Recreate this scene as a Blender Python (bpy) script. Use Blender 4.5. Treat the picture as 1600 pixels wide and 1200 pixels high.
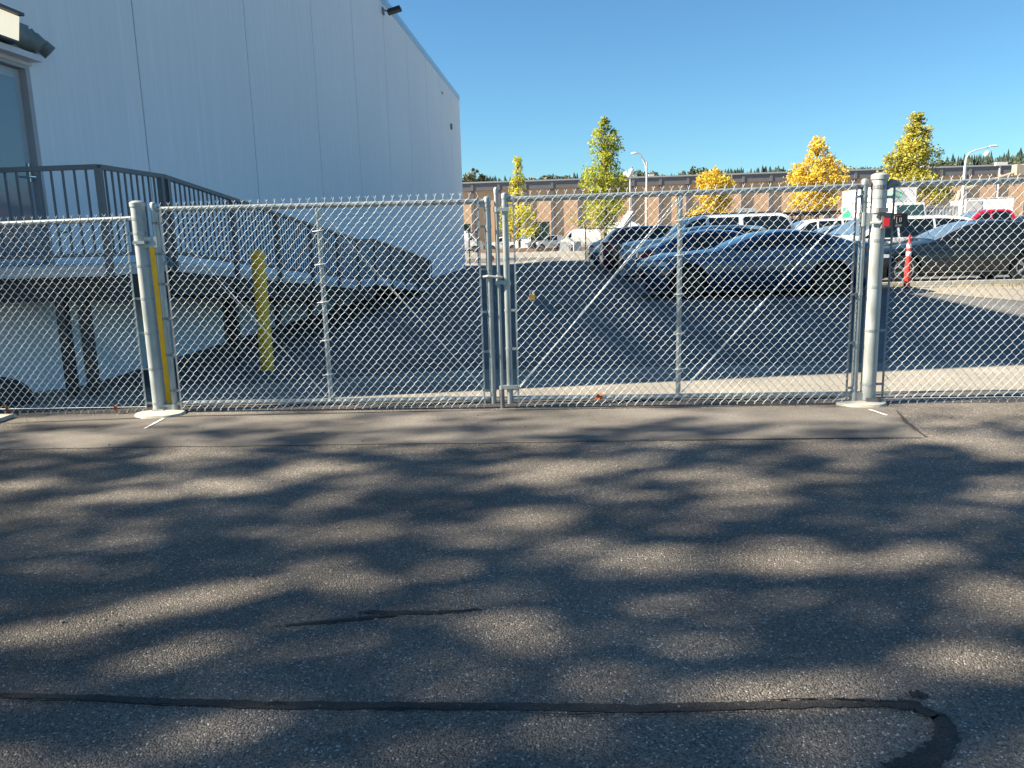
import bpy, math, random
from mathutils import Vector, Matrix, noise
import numpy as np
for o in list(bpy.data.objects): bpy.data.objects.remove(o)
scene = bpy.context.scene
col = scene.collection
random.seed(7); rng = np.random.default_rng(11)
R = math.radians
# ------------------------------------------------------------------ camera, sky, sun, exposure
CF, PITCH, YAW, ROLL, CH = 1225.5, R(10.52), R(4.18), R(-1.60), 1.448
def cam_axes():
    cy, sy, cp, sp = math.cos(YAW), math.sin(YAW), math.cos(PITCH), math.sin(PITCH)
    fw = Vector((-sy*cp, cy*cp, -sp)); r = Vector((cy, sy, 0)); u = r.cross(fw)
    c, s = math.cos(ROLL), math.sin(ROLL)
    return c*r + s*u, -s*r + c*u, fw
r_, u_, f_ = cam_axes()
cd = bpy.data.cameras.new('camera'); cam = bpy.data.objects.new('camera', cd); col.objects.link(cam)
m = Matrix((r_, u_, -f_)).transposed().to_4x4(); m.translation = Vector((0, 0, CH)); cam.matrix_world = m
cd.sensor_width = 36; cd.lens = CF/1600*36; cd.clip_start = 0.05; cd.clip_end = 3000
scene.camera = cam
def ground_at(px, py, z=0.0):
    """ground point seen at a pixel of the 1600x1200 photograph (for measuring the place)"""
    d = f_*CF + r_*(px-800) - u_*(py-600); t = (z-CH)/d.z
    return (d.x*t, d.y*t)
SUN_EL, SUN_AZ = R(35.6), R(10.0)            # light travels towards +X, a little +Y
sd = Vector((math.cos(SUN_EL)*math.cos(SUN_AZ), math.cos(SUN_EL)*math.sin(SUN_AZ), -math.sin(SUN_EL)))
w = bpy.data.worlds.new('World'); scene.world = w; w.use_nodes = True
nt = w.node_tree; bg = nt.nodes['Background']
sky = nt.nodes.new('ShaderNodeTexSky'); sky.sky_type = 'NISHITA'; sky.sun_disc = False
sky.sun_elevation = SUN_EL; sky.sun_rotation = R(270) - SUN_AZ
sky.air_density = 1.0; sky.dust_density = 0.15; sky.ozone_density = 3.5
tint = nt.nodes.new('ShaderNodeVectorMath'); tint.operation = 'MULTIPLY'; tint.inputs[1].default_value = (0.62, 0.95, 1.06)   # camera white balance
nt.links.new(sky.outputs[0], tint.inputs[0]); nt.links.new(tint.outputs[0], bg.inputs[0]); bg.inputs[1].default_value = 0.046
sl = bpy.data.lights.new('sun', 'SUN'); sl.energy = 5.0; sl.angle = R(0.53); sl.color = (1.0, 0.87, 0.68)
so = bpy.data.objects.new('sun', sl); col.objects.link(so); so.rotation_euler = sd.to_track_quat('-Z', 'Y').to_euler()
scene.view_settings.view_transform = 'Standard'; scene.view_settings.look = 'None'
scene.view_settings.exposure = 1.72; scene.view_settings.gamma = 1.0
# ------------------------------------------------------------------ materials
MATS = {}
def M(name, c, rough=0.6, metal=0.0, coat=0.0, var=0.0, vscale=8.0, bump=0.0, bscale=60.0, emit=None, stretch=None, spec=0.5, c2=None):
    if name in MATS: return MATS[name]
    m = bpy.data.materials.new(name); m.use_nodes = True; n = m.node_tree.nodes; l = m.node_tree.links
    b = n['Principled BSDF']; b.inputs['Base Color'].default_value = (*c, 1); b.inputs['Roughness'].default_value = rough
    b.inputs['Metallic'].default_value = metal; b.inputs['Coat Weight'].default_value = coat; b.inputs['Coat Roughness'].default_value = 0.03
    b.inputs['Specular IOR Level'].default_value = spec
    if emit: b.inputs['Emission Color'].default_value = (*emit[0], 1); b.inputs['Emission Strength'].default_value = emit[1]
    if var or bump:
        tc = n.new('ShaderNodeTexCoord'); mp = n.new('ShaderNodeMapping'); l.new(tc.outputs['Object'], mp.inputs[0])
        if stretch: mp.inputs['Scale'].default_value = stretch
    if var:
        ns = n.new('ShaderNodeTexNoise'); ns.inputs['Scale'].default_value = vscale; ns.inputs['Detail'].default_value = 6; ns.inputs['Roughness'].default_value = 0.65
        l.new(mp.outputs[0], ns.inputs[0])
        cr = n.new('ShaderNodeValToRGB'); cr.color_ramp.elements[0].position = 0.3; cr.color_ramp.elements[1].position = 0.7
        d = c2 if c2 else tuple(x*(1-var) for x in c); e = c if c2 else tuple(min(1, x*(1+var)) for x in c)
        cr.color_ramp.elements[0].color = (*d, 1); cr.color_ramp.elements[1].color = (*e, 1)
        l.new(ns.outputs[0], cr.inputs[0]); l.new(cr.outputs[0], b.inputs['Base Color'])
    if bump:
        n2 = n.new('ShaderNodeTexNoise'); n2.inputs['Scale'].default_value = bscale; n2.inputs['Detail'].default_value = 4
        l.new(mp.outputs[0], n2.inputs[0]); bp = n.new('ShaderNodeBump'); bp.inputs['Strength'].default_value = bump; bp.inputs['Distance'].default_value = 0.02
        l.new(n2.outputs[0], bp.inputs['Height']); l.new(bp.outputs[0], b.inputs['Normal'])
    MATS[name] = m; return m
def asphalt(name, dark, light, speck, sp_amt, big, scale=150, bumps=0.6, dist=0.006, speckscale=1.0):
    m = bpy.data.materials.new(name); m.use_nodes = True; n = m.node_tree.nodes; l = m.node_tree.links; b = n['Principled BSDF']
    tc = n.new('ShaderNodeTexCoord')
    v = n.new('ShaderNodeTexVoronoi'); v.inputs['Scale'].default_value = scale; l.new(tc.outputs['Object'], v.inputs[0])
    sep = n.new('ShaderNodeSeparateColor'); l.new(v.outputs['Color'], sep.inputs[0])
    mx = n.new('ShaderNodeMix'); mx.data_type = 'RGBA'; mx.inputs[6].default_value = (*dark, 1); mx.inputs[7].default_value = (*light, 1); l.new(sep.outputs[0], mx.inputs[0])
    # a few bright stones
    gt = n.new('ShaderNodeMath'); gt.operation = 'GREATER_THAN'; gt.inputs[1].default_value = 1-sp_amt; l.new(sep.outputs[1], gt.inputs[0])
    mx2 = n.new('ShaderNodeMix'); mx2.data_type = 'RGBA'; mx2.inputs[7].default_value = (*speck, 1); l.new(mx.outputs[2], mx2.inputs[6]); l.new(gt.outputs[0], mx2.inputs[0])
    # worn / stained areas
    ns = n.new('ShaderNodeTexNoise'); ns.inputs['Scale'].default_value = big; ns.inputs['Detail'].default_value = 7; ns.inputs['Roughness'].default_value = 0.6; l.new(tc.outputs['Object'], ns.inputs[0])
    mr = n.new('ShaderNodeMapRange'); mr.inputs[1].default_value = 0.3; mr.inputs[2].default_value = 0.7; mr.inputs[3].default_value = 0.62; mr.inputs[4].default_value = 1.30; l.new(ns.outputs[0], mr.inputs[0])
    mu = n.new('ShaderNodeVectorMath'); mu.operation = 'SCALE'; l.new(mx2.outputs[2], mu.inputs[0]); l.new(mr.outputs[0], mu.inputs['Scale'])
    l.new(mu.outputs[0], b.inputs['Base Color']); b.inputs['Roughness'].default_value = 0.85; b.inputs['Specular IOR Level'].default_value = 0.3
    n2 = n.new('ShaderNodeTexNoise'); n2.inputs['Scale'].default_value = scale*0.8; n2.inputs['Detail'].default_value = 3; l.new(tc.outputs['Object'], n2.inputs[0])
    ad = n.new('ShaderNodeMath'); ad.operation = 'SUBTRACT'; l.new(n2.outputs[0], ad.inputs[0]); l.new(v.outputs['Distance'], ad.inputs[1])
    bp = n.new('ShaderNodeBump'); bp.inputs['Strength'].default_value = bumps; bp.inputs['Distance'].default_value = dist
    l.new(ad.outputs[0], bp.inputs['Height']); l.new(bp.outputs[0], b.inputs['Normal'])
    MATS[name] = m; return m
def leafmat(name, c1, c2, sc=1.2, trans=0.35):
    m = bpy.data.materials.new(name); m.use_nodes = True; n = m.node_tree.nodes; l = m.node_tree.links
    b = n['Principled BSDF']; b.inputs['Roughness'].default_value = 0.6; b.inputs['Specular IOR Level'].default_value = 0.25
    g = n.new('ShaderNodeNewGeometry'); tc = n.new('ShaderNodeTexCoord')
    ns = n.new('ShaderNodeTexNoise'); ns.inputs['Scale'].default_value = sc; ns.inputs['Detail'].default_value = 3; l.new(tc.outputs['Object'], ns.inputs[0])
    ad = n.new('ShaderNodeMath'); ad.operation = 'MULTIPLY_ADD'; ad.inputs[1].default_value = 0.45; l.new(g.outputs['Random Per Island'], ad.inputs[0]); l.new(ns.outputs[0], ad.inputs[2])
    cr = n.new('ShaderNodeValToRGB'); cr.color_ramp.elements[0].position = 0.45; cr.color_ramp.elements[1].position = 0.95
    cr.color_ramp.elements[0].color = (*c1, 1); cr.color_ramp.elements[1].color = (*c2, 1)
    l.new(ad.outputs[0], cr.inputs[0]); l.new(cr.outputs[0], b.inputs['Base Color'])
    tr = n.new('ShaderNodeBsdfTranslucent'); l.new(cr.outputs[0], tr.inputs[0]); mix = n.new('ShaderNodeMixShader'); mix.inputs[0].default_value = trans
    l.new(b.outputs[0], mix.inputs[1]); l.new(tr.outputs[0], mix.inputs[2]); l.new(mix.outputs[0], n['Material Output'].inputs[0])
    MATS[name] = m; return m
galv = M('galvanised_steel', (0.33, 0.365, 0.37), 0.42, 0.5, var=0.28, vscale=18, bump=0.05, bscale=40, stretch=(1, 1, 0.25))
galv_light = M('galvanised_post', (0.37, 0.40, 0.39), 0.5, 0.3, var=0.2, vscale=16, stretch=(1, 1, 0.3))
bright_rod = M('bright_galvanised_rod', (0.78, 0.80, 0.79), 0.5, 0.1, var=0.15, vscale=25)
wire_m = M('galvanised_wire', (0.55, 0.60, 0.625), 0.5, 0.35)
dark_galv = M('weathered_galvanised', (0.22, 0.23, 0.24), 0.5, 0.6, var=0.2, vscale=20)
concrete = M('concrete', (0.42, 0.40, 0.345), 0.85, var=0.14, vscale=6, bump=0.25, bscale=80)
white_line = M('white_marking', (0.75, 0.73, 0.68), 0.8, var=0.15, vscale=30)
yellow = M('yellow_paint', (1.0, 0.50, 0.006), 0.5, var=0.12, vscale=7)
rail_paint = M('dark_grey_paint', (0.095, 0.112, 0.13), 0.45, 0.0, var=0.1, vscale=3)
rust_dark = M('dark_brown_steel', (0.045, 0.038, 0.035), 0.7, var=0.2, vscale=4)
black = M('black_plastic', (0.012, 0.012, 0.014), 0.45)
tyre_m = M('tyre_rubber', (0.012, 0.012, 0.013), 0.8)
rim_m = M('alloy_rim', (0.45, 0.46, 0.48), 0.3, 0.85)
glass_m = M('tinted_glass', (0.006, 0.010, 0.014), 0.04, 0.0, spec=0.7)
ws_glass = M('windshield_glass', (0.34, 0.47, 0.54), 0.06, 0.75, spec=0.8)
rim_dark = M('dark_rim', (0.05, 0.05, 0.055), 0.35, 0.7)
clear_glass = M('pale_tinted_glass', (0.10, 0.15, 0.15), 0.08, 0.0, spec=0.6)
red_lens = M('red_lens', (0.30, 0.008, 0.012), 0.15, coat=0.6)
amber_lens = M('amber_lens', (0.62, 0.20, 0.02), 0.2, coat=0.5)
head_lens = M('headlight_lens', (0.42, 0.44, 0.46), 0.08, 0.3, coat=0.8)
chrome = M('chrome', (0.7, 0.7, 0.7), 0.15, 1.0)
white_trim = M('white_painted_metal', (0.70, 0.70, 0.69), 0.45, var=0.04, vscale=2)
# ------------------------------------------------------------------ mesh helpers
class MB:
    def __init__(s): s.v = []; s.f = []
    def add(s, vs, fs):
        k = len(s.v); s.v += [tuple(v) for v in vs]; s.f += [tuple(i+k for i in f) for f in fs]; return s
    def box(s, x0, x1, y0, y1, z0, z1, mat=None):
        vs = [Vector((x, y, z)) for x in (x0, x1) for y in (y0, y1) for z in (z0, z1)]
        if mat is not None: vs = [mat @ v for v in vs]
        return s.add(vs, [(0, 1, 3, 2), (4, 6, 7, 5), (0, 4, 5, 1), (2, 3, 7, 6), (0, 2, 6, 4), (1, 5, 7, 3)])
    def tube(s, pts, r, n=8, cap=True):
        pts = [Vector(p) for p in pts]; N = len(pts); rr = r if isinstance(r, (list, tuple)) else [r]*N
        vs = []; prev = None
        for i, p in enumerate(pts):
            t = (pts[min(i+1, N-1)] - pts[max(i-1, 0)]).normalized()
            if prev is None: a = t.orthogonal().normalized()
            else:
                a = prev - t*prev.dot(t)
                a = a.normalized() if a.length > 1e-6 else t.orthogonal().normalized()
            prev = a; b = t.cross(a)
            for k in range(n):
                q = 2*math.pi*k/n; vs.append(p + (a*math.cos(q) + b*math.sin(q))*rr[i])
        fs = [(i*n+k, i*n+(k+1) % n, (i+1)*n+(k+1) % n, (i+1)*n+k) for i in range(N-1) for k in range(n)]
        if cap: fs += [tuple(range(n-1, -1, -1)), tuple(range((N-1)*n, N*n))]
        return s.add(vs, fs)
    def lathe(s, prof, c=(0, 0, 0), n=24, axis='z'):
        vs = []
        for r, h in prof:
            for k in range(n):
                q = 2*math.pi*k/n
                x, y = r*math.cos(q), r*math.sin(q)
                vs.append((c[0]+x, c[1]+y, c[2]+h) if axis == 'z' else ((c[0]+x, c[1]+h, c[2]+y) if axis == 'y' else (c[0]+h, c[1]+x, c[2]+y)))
        N = len(prof); fs = [(i*n+k, i*n+(k+1) % n, (i+1)*n+(k+1) % n, (i+1)*n+k) for i in range(N-1) for k in range(n)]
        fs += [tuple(range(n-1, -1, -1)), tuple(range((N-1)*n, N*n))]
        return s.add(vs, fs)
    def ell(s, c, rx, ry, rz, n=12, m=8):
        vs = [(c[0]+rx*math.sin(math.pi*i/m)*math.cos(2*math.pi*k/n), c[1]+ry*math.sin(math.pi*i/m)*math.sin(2*math.pi*k/n), c[2]+rz*math.cos(math.pi*i/m)) for i in range(m+1) for k in range(n)]
        return s.add(vs, [(i*n+k, (i+1)*n+k, (i+1)*n+(k+1) % n, i*n+(k+1) % n) for i in range(m) for k in range(n)])
    def build(s, name, mat, parent=None, smooth=False):
        me = bpy.data.meshes.new(name); me.from_pydata(s.v, [], s.f); me.update()
        if smooth:
            me.polygons.foreach_set('use_smooth', [True]*len(me.polygons))
            try: me.set_sharp_from_angle(angle=R(40))
            except Exception: pass
        me.materials.append(mat); o = bpy.data.objects.new(name, me); col.objects.link(o)
        if parent is not None: o.parent = parent
        return o
def tag(o, label=None, cat=None, group=None, kind=None):
    for k, v in (('label', label), ('category', cat), ('group', group), ('kind', kind)):
        if v: o[k] = v
    return o
def empty(name, loc=(0, 0, 0), rz=0.0, label=None, cat=None, group=None):
    o = bpy.data.objects.new(name, None); col.objects.link(o); o.location = loc; o.rotation_euler = (0, 0, rz); o.empty_display_size = 0.2
    return tag(o, label, cat, group)
def copy_tree(o, parent=None):
    c = o.copy(); col.objects.link(c); c.parent = parent
    for ch in [x for x in bpy.data.objects if x.parent == o]: copy_tree(ch, c)
    return c
def sm(a, b, x):
    t = min(1, max(0, (x-a)/(b-a))); return t*t*(3-2*t)
def gz(x, y):
    dip = -0.2*(1-sm(-4.4, -0.8, x))*sm(6.9, 9.5, y)*(1-sm(44, 60, y))
    rise = 0.12*sm(-0.5, 2.5, x)*sm(10.5, 16.5, y)*(1-sm(36, 46, y))
    hill = (26.6+8.5*sm(130, 300, x))*sm(190, 480, y)
    return dip + rise + hill*(1+0.05*math.sin(x*0.013+1)) if y > 190 else dip+rise
# ------------------------------------------------------------------ ground
FY = 6.644                                    # the fence line
def sheet(name, xs, ys, off, mat, kind='structure', zf=gz, edge=None):
    mb = MB(); vs = [(x, y, zf(x, y)+off) for y in ys for x in xs]; n = len(xs)
    mb.add(vs, [(j*n+i, j*n+i+1, (j+1)*n+i+1, (j+1)*n+i) for j in range(len(ys)-1) for i in range(n-1)])
    o = mb.build(name, mat, smooth=True); tag(o, kind=kind); return o
def lin(a, b, n): return [a+(b-a)*i/n for i in range(n+1)]
asph_near = asphalt('coarse_asphalt', (0.076, 0.070, 0.063), (0.245, 0.222, 0.192), (0.50, 0.46, 0.42), 0.03, 0.55, 165, 0.8, 0.008)
asph_patch = asphalt('smooth_asphalt_patch', (0.108, 0.100, 0.091), (0.185, 0.172, 0.155), (0.34, 0.31, 0.28), 0.02, 0.9, 260, 0.35, 0.003)
asph_lot = asphalt('worn_shaded_parking_asphalt', (0.088, 0.090, 0.090), (0.150, 0.150, 0.145), (0.38, 0.36, 0.33), 0.02, 0.35, 120, 0.35, 0.004)  # lot colour darkened for the building's shade; sunlit parts get a paler copy
earth = M('dry_field', (0.12, 0.12, 0.06), 0.9, var=0.3, vscale=0.05)
xs = [-900, -500, -250, -120, -60, -30, -15]+lin(-10, 10, 40)+[15, 25, 45, 80, 140, 260, 500, 900]
ys = [-60, -20, -8, -3]+lin(0, 6.85, 14)+lin(7.0, 20, 40)+lin(21, 60, 26)+[80, 110, 150, 190, 230, 280, 340, 420, 520, 700, 1200]
sheet('ground', xs, ys, 0.0, asph_near)
sheet('parking_lot', [-60, -30, -15]+lin(-10, 10, 40)+[15, 25, 45, 70, 100], lin(6.86, 7.0, 1)+lin(7.25, 20, 51)+lin(21, 60, 26)+[70, 82, 100, 125], 0.005, asph_lot)
asph_sunlit = asphalt('paled_sunlit_asphalt', (0.22, 0.205, 0.175), (0.30, 0.28, 0.24), (0.42, 0.40, 0.36), 0.02, 0.6, 140, 0.35, 0.004)  # paler copy of the lot asphalt, sunlight put into its colour
sheet('sunlit_lot_strip', lin(-10, 10, 40), lin(6.86, 7.0, 1)+lin(7.25, 8.5, 5)+[8.65], 0.010, asph_sunlit)  # strip paled where sun falls behind the gate, not another paving
sheet('far_parking_lot', [-60, -30, -15]+lin(-10, 10, 10)+[15, 25, 45, 70, 100], [46.3, 50, 60, 70, 82, 100], 0.012, asph_sunlit)  # far lot painted pale for the sunlight beyond the building's shadow
# smoother asphalt patch laid in front of the gate, irregular edge
def strip_sheet(name, left, right, off, mat, label=None):
    mb = MB(); vs = []
    for a, b in zip(left, right): vs += [(a[0], a[1], gz(*a[:2])+off), (b[0], b[1], gz(*b[:2])+off)]
    mb.add(vs, [(2*i, 2*i+1, 2*i+3, 2*i+2) for i in range(len(left)-1)]); o = mb.build(name, mat); tag(o, kind='structure'); return o
N = 60
lo = [(-4.6+7.06*i/N, 5.50+0.03*noise.noise(Vector((i*0.31, 3, 0)))-0.10*(1-i/N)) for i in range(N+1)]
hi = [(-4.6+7.2*i/N, 6.53+0.012*noise.noise(Vector((i*0.7, 9, 0)))) for i in range(N+1)]
strip_sheet('asphalt_patch', lo, hi, 0.004, asph_patch)
seal = asphalt('crack_sealant', (0.024, 0.024, 0.024), (0.058, 0.056, 0.053), (0.16, 0.15, 0.14), 0.006, 3.0, 190, 0.5, 0.004)
def px_strip(name, pts, wd, seed, mat=seal, off=0.004, jag=0.6):
    P = []
    for (a, b) in zip(pts[:-1], pts[1:]):
        for k in range(20): P.append((a[0]+(b[0]-a[0])*k/20, a[1]+(b[1]-a[1])*k/20))
    P.append(pts[-1]); G = [Vector((*ground_at(*p), 0)) for p in P]
    L, Rr = [], []
    for i, g in enumerate(G):
        t = (G[min(i+1, len(G)-1)]-G[max(i-1, 0)]).normalized(); nn = Vector((-t.y, t.x, 0)); u = i/(len(G)-1)
        ww = np.interp(u*(len(wd)-1), range(len(wd)), wd)
        a = ww*(1+jag*noise.noise(Vector((i*0.23, seed, 0)))+0.5*jag*noise.noise(Vector((i*0.9, seed, 3)))); b = ww*(1+jag*noise.noise(Vector((i*0.23, seed+5, 0)))+0.5*jag*noise.noise(Vector((i*0.9, seed+5, 3))))
        L.append(tuple(g-nn*a)); Rr.append(tuple(g+nn*b))
    return strip_sheet(name, L, Rr, off, mat)
px_strip('crack_sealant_strip', [(-60, 1086), (120, 1090), (260, 1097), (420, 1103), (620, 1104), (800, 1105), (1000, 1108), (1200, 1103), (1340, 1099), (1440, 1103)], [0.010, 0.014, 0.016, 0.021, 0.019, 0.018, 0.022, 0.021, 0.022, 0.020], 1)
px_strip('crack_sealant_hook', [(1380, 1102), (1430, 1108), (1466, 1122), (1480, 1142), (1472, 1168), (1445, 1190), (1400, 1212)], [0.014, 0.020, 0.026, 0.030, 0.036, 0.045], 8, off=0.006)
px_strip('crack_sealant_blob', [(1420, 1086), (1436, 1087), (1450, 1090)], [0.012, 0.022, 0.010], 12, off=0.005)
px_strip('hairline_sealant', [(560, 958), (600, 958), (680, 958), (752, 953)], [0.004, 0.014, 0.013, 0.003], 15)
px_strip('hairline_sealant', [(430, 980), (520, 972), (620, 962)], [0.003, 0.012, 0.010], 17, off=0.0055)
crackm = M('open_crack', (0.006, 0.006, 0.006), 0.95)
for k, pts in enumerate([[(415, 1106), (432, 1100), (446, 1103)], [(-40, 1092), (60, 1098), (140, 1099), (260, 1106), (330, 1108)], [(560, 1112), (620, 1109), (700, 1113)], [(820, 1118), (905, 1120), (960, 1117), (1040, 1117), (1200, 1112)], [(700, 960), (752, 952)], [(575, 956), (602, 958)], [(1180, 1098), (1290, 1094), (1400, 1100)]]): px_strip('open_crack', pts, [0.0008, 0.0035, 0.002, 0.003, 0.0008], 50+k, crackm, off=0.0085, jag=1.2)
edge_dark = M('asphalt_seam', (0.045, 0.042, 0.04), 0.9)
px_strip('asphalt_seam', [(800, 690), (1100, 687.5), (1440, 685)], [0.0015, 0.004, 0.006], 22, edge_dark, off=0.007, jag=0.8)
px_strip('asphalt_seam', [(1446, 684), (1415, 660), (1400, 642)], [0.008, 0.016, 0.005], 25, edge_dark, off=0.008, jag=0.6)
px_strip('asphalt_seam', [(-60, 665), (300, 651), (773, 641.5), (1000, 637), (1310, 632)], [0.008, 0.010, 0.012, 0.012, 0.009], 28, edge_dark, off=0.008, jag=0.6)
px_strip('asphalt_seam', [(560, 634), (800, 629), (1300, 620), (1410, 614), (1640, 606)], [0.012, 0.014, 0.016, 0.02, 0.02], 31, edge_dark, off=0.009, jag=0.9)
px_strip('white_marking', [(1358, 641), (1386, 650.5)], [0.012, 0.010], 35, white_line, off=0.009)
px_strip('white_marking', [(226, 671), (256, 655)], [0.010, 0.012], 37, white_line, off=0.009)
# dry verge, widened over the sunlit lot, and kerb where the charcoal car stands
dirt_sunlit = M('dirt_and_sunlit_lot', (0.30, 0.255, 0.18), 0.95, var=0.35, vscale=2.2, bump=0.5, bscale=18, c2=(0.22, 0.215, 0.195))  # real dry soil; its pale tone also stands in for sunlight on the lot
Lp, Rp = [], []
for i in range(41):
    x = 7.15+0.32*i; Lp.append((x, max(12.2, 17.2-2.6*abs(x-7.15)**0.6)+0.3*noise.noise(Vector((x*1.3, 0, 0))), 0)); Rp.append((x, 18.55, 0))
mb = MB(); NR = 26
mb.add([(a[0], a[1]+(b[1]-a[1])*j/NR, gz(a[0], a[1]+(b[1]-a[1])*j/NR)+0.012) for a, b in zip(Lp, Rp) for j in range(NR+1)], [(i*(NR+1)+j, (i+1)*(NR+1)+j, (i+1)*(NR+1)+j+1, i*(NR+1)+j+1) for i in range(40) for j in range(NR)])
tag(mb.build('verge_and_sunlit_lot', dirt_sunlit, smooth=True), kind='structure')
mb = MB()
for i in range(8):
    x0, x1 = 6.9+1.83*i, 6.9+1.83*(i+1)-0.02; z = gz(x0, 18.6); mb.box(x0, x1, 18.56, 18.72, z-0.1, z+0.10)
tag(mb.build('kerb', concrete), kind='structure')
# mulch planter strip far off
mulch = M('brown_mulch', (0.11, 0.07, 0.05), 0.95, var=0.4, vscale=2, bump=0.6, bscale=8)
mb = MB()
pv = [(x, y, 0.03+(0.32+0.12*noise.noise(Vector((x*0.4, y, 0))))*(1 if 0 < j < 4 else 0)) for j, y in enumerate((82.4, 83.2, 84.2, 85.2, 86)) for x in lin(-9, 60, 90)]
mb.add(pv, [(j*91+i, j*91+i+1, (j+1)*91+i+1, (j+1)*91+i) for j in range(4) for i in range(90)])
tag(mb.build('planting_bed', mulch, smooth=True), kind='structure')
hillm = M('far_hillside', (0.030, 0.045, 0.022), 0.95, var=0.3, vscale=0.03)
sheet('hill', [-500, -300, -150, 0, 150, 300, 500, 800], [195, 240, 300, 360, 430, 520, 700, 1190], 0.3, hillm)
# ------------------------------------------------------------------ white building
WX = -5.937; WZ = 9.30; WY0, WY1 = 6.5, 46.35
wallm = M('painted_ribbed_concrete', (0.66, 0.67, 0.69), 0.75)
def wall_nodes():
    m = wallm; n = m.node_tree.nodes; l = m.node_tree.links; b = n['Principled BSDF']; tc = n.new('ShaderNodeTexCoord')
    mp = n.new('ShaderNodeMapping'); mp.inputs['Scale'].default_value = (1, 5.0, 0.16); l.new(tc.outputs['Object'], mp.inputs[0])
    ns = n.new('ShaderNodeTexNoise'); ns.inputs['Scale'].default_value = 2.6; ns.inputs['Detail'].default_value = 8; ns.inputs['Roughness'].default_value = 0.75; l.new(mp.outputs[0], ns.inputs[0])
    n3 = n.new('ShaderNodeTexNoise'); n3.inputs['Scale'].default_value = 0.22; n3.inputs['Detail'].default_value = 3; l.new(tc.outputs['Object'], n3.inputs[0])
    cr = n.new('ShaderNodeValToRGB'); e = cr.color_ramp.elements; e[0].position = 0.30; e[0].color = (0.755, 0.765, 0.79, 1); e[1].position = 0.74; e[1].color = (0.89, 0.895, 0.91, 1)
    q = cr.color_ramp.elements.new(0.55); q.color = (0.80, 0.81, 0.83, 1)
    l.new(ns.outputs[0], cr.inputs[0])
    mr = n.new('ShaderNodeMapRange'); mr.inputs[3].default_value = 0.90; mr.inputs[4].default_value = 1.03; l.new(n3.outputs[0], mr.inputs[0])
    mu = n.new('ShaderNodeVectorMath'); mu.operation = 'SCALE'; l.new(cr.outputs[0], mu.inputs[0]); l.new(mr.outputs[0], mu.inputs['Scale']); l.new(mu.outputs[0], b.inputs['Base Color'])
    mp2 = n.new('ShaderNodeMapping'); mp2.inputs['Scale'].default_value = (1, 26, 0.5); l.new(tc.outputs['Object'], mp2.inputs[0])
    n2 = n.new('ShaderNodeTexNoise'); n2.inputs['Scale'].default_value = 1.5; n2.inputs['Detail'].default_value = 3; l.new(mp2.outputs[0], n2.inputs[0])
    bp = n.new('ShaderNodeBump'); bp.inputs['Strength'].default_value = 0.25; bp.inputs['Distance'].default_value = 0.02; l.new(n2.outputs[0], bp.inputs['Height']); l.new(bp.outputs[0], b.inputs['Normal'])
wall_nodes()
bld = empty('white_building', (WX, WY0, -0.3), 0, 'tall white windowless concrete building with vertical panel joints, behind the fence at left', 'building')
def bp_(mb, name, mat, parent=bld, smooth=False):       # build in world space, parent to an empty at its base
    o = mb.build(name, mat, parent, smooth); e = parent
    if parent is not None:
        o.matrix_parent_inverse = Matrix.Translation(-Vector(parent.location)) if parent.type == 'EMPTY' and abs(parent.rotation_euler.z) < 1e-9 else Matrix.Identity(4)
    return o
joints = [WY0, 7.25, 11.23, 15.28, 19.45, 23.25, 27.35, 31.25, 35.4, 39.25, 42.75, WY1]
# door opening Y 7.72..8.78, z 1.30..3.47 in panel 7.25..11.23
DY0, DY1, DZ0, DZ1 = 7.70, 8.80, 1.30, 3.48
for a, b in zip(joints[:-1], joints[1:]):
    g = 0.016; mb = MB()
    if a < DY0 < b:
        mb.box(WX-0.2, WX, a+g, DY0, -0.5, WZ); mb.box(WX-0.2, WX, DY1, b-g, -0.5, WZ)
        mb.box(WX-0.2, WX, DY0, DY1, DZ1, WZ); mb.box(WX-0.2, WX, DY0, DY1, -0.5, DZ0)
    else: mb.box(WX-0.2, WX, a+(g if a > WY0 else 0), b-(g if b < WY1 else 0), -0.5, WZ)
    bp_(mb, 'wall_panel', wallm)
mb = MB(); mb.box(WX-30, WX-0.202, WY0+0.001, WY1-0.001, -0.5, WZ-0.02); bp_(mb, 'building_core', M('dark_joint', (0.05, 0.055, 0.06), 0.9))
mb = MB(); mb.box(WX-30.02, WX+0.035, WY0-0.03, WY1+0.03, WZ, WZ+0.16); mb.box(WX-30.0, WX+0.022, WY0-0.02, WY1+0.02, WZ-0.10, WZ); bp_(mb, 'roof_coping', M('coping_metal', (0.42, 0.52, 0.60), 0.35, 0.5))
mb = MB(); mb.box(WX+0.0, WX+0.012, 39.7, 40.2, 8.48, 8.56); bp_(mb, 'wall_vent', black)
mb = MB(); mb.box(WX, WX+0.10, 42.3, 42.45, 7.12, 7.40); bp_(mb, 'junction_box', dark_galv)
mb = MB(); mb.box(WX, WX+0.015, 9.02, 9.14, 1.66, 1.675); bp_(mb, 'wall_socket', black)
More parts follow.
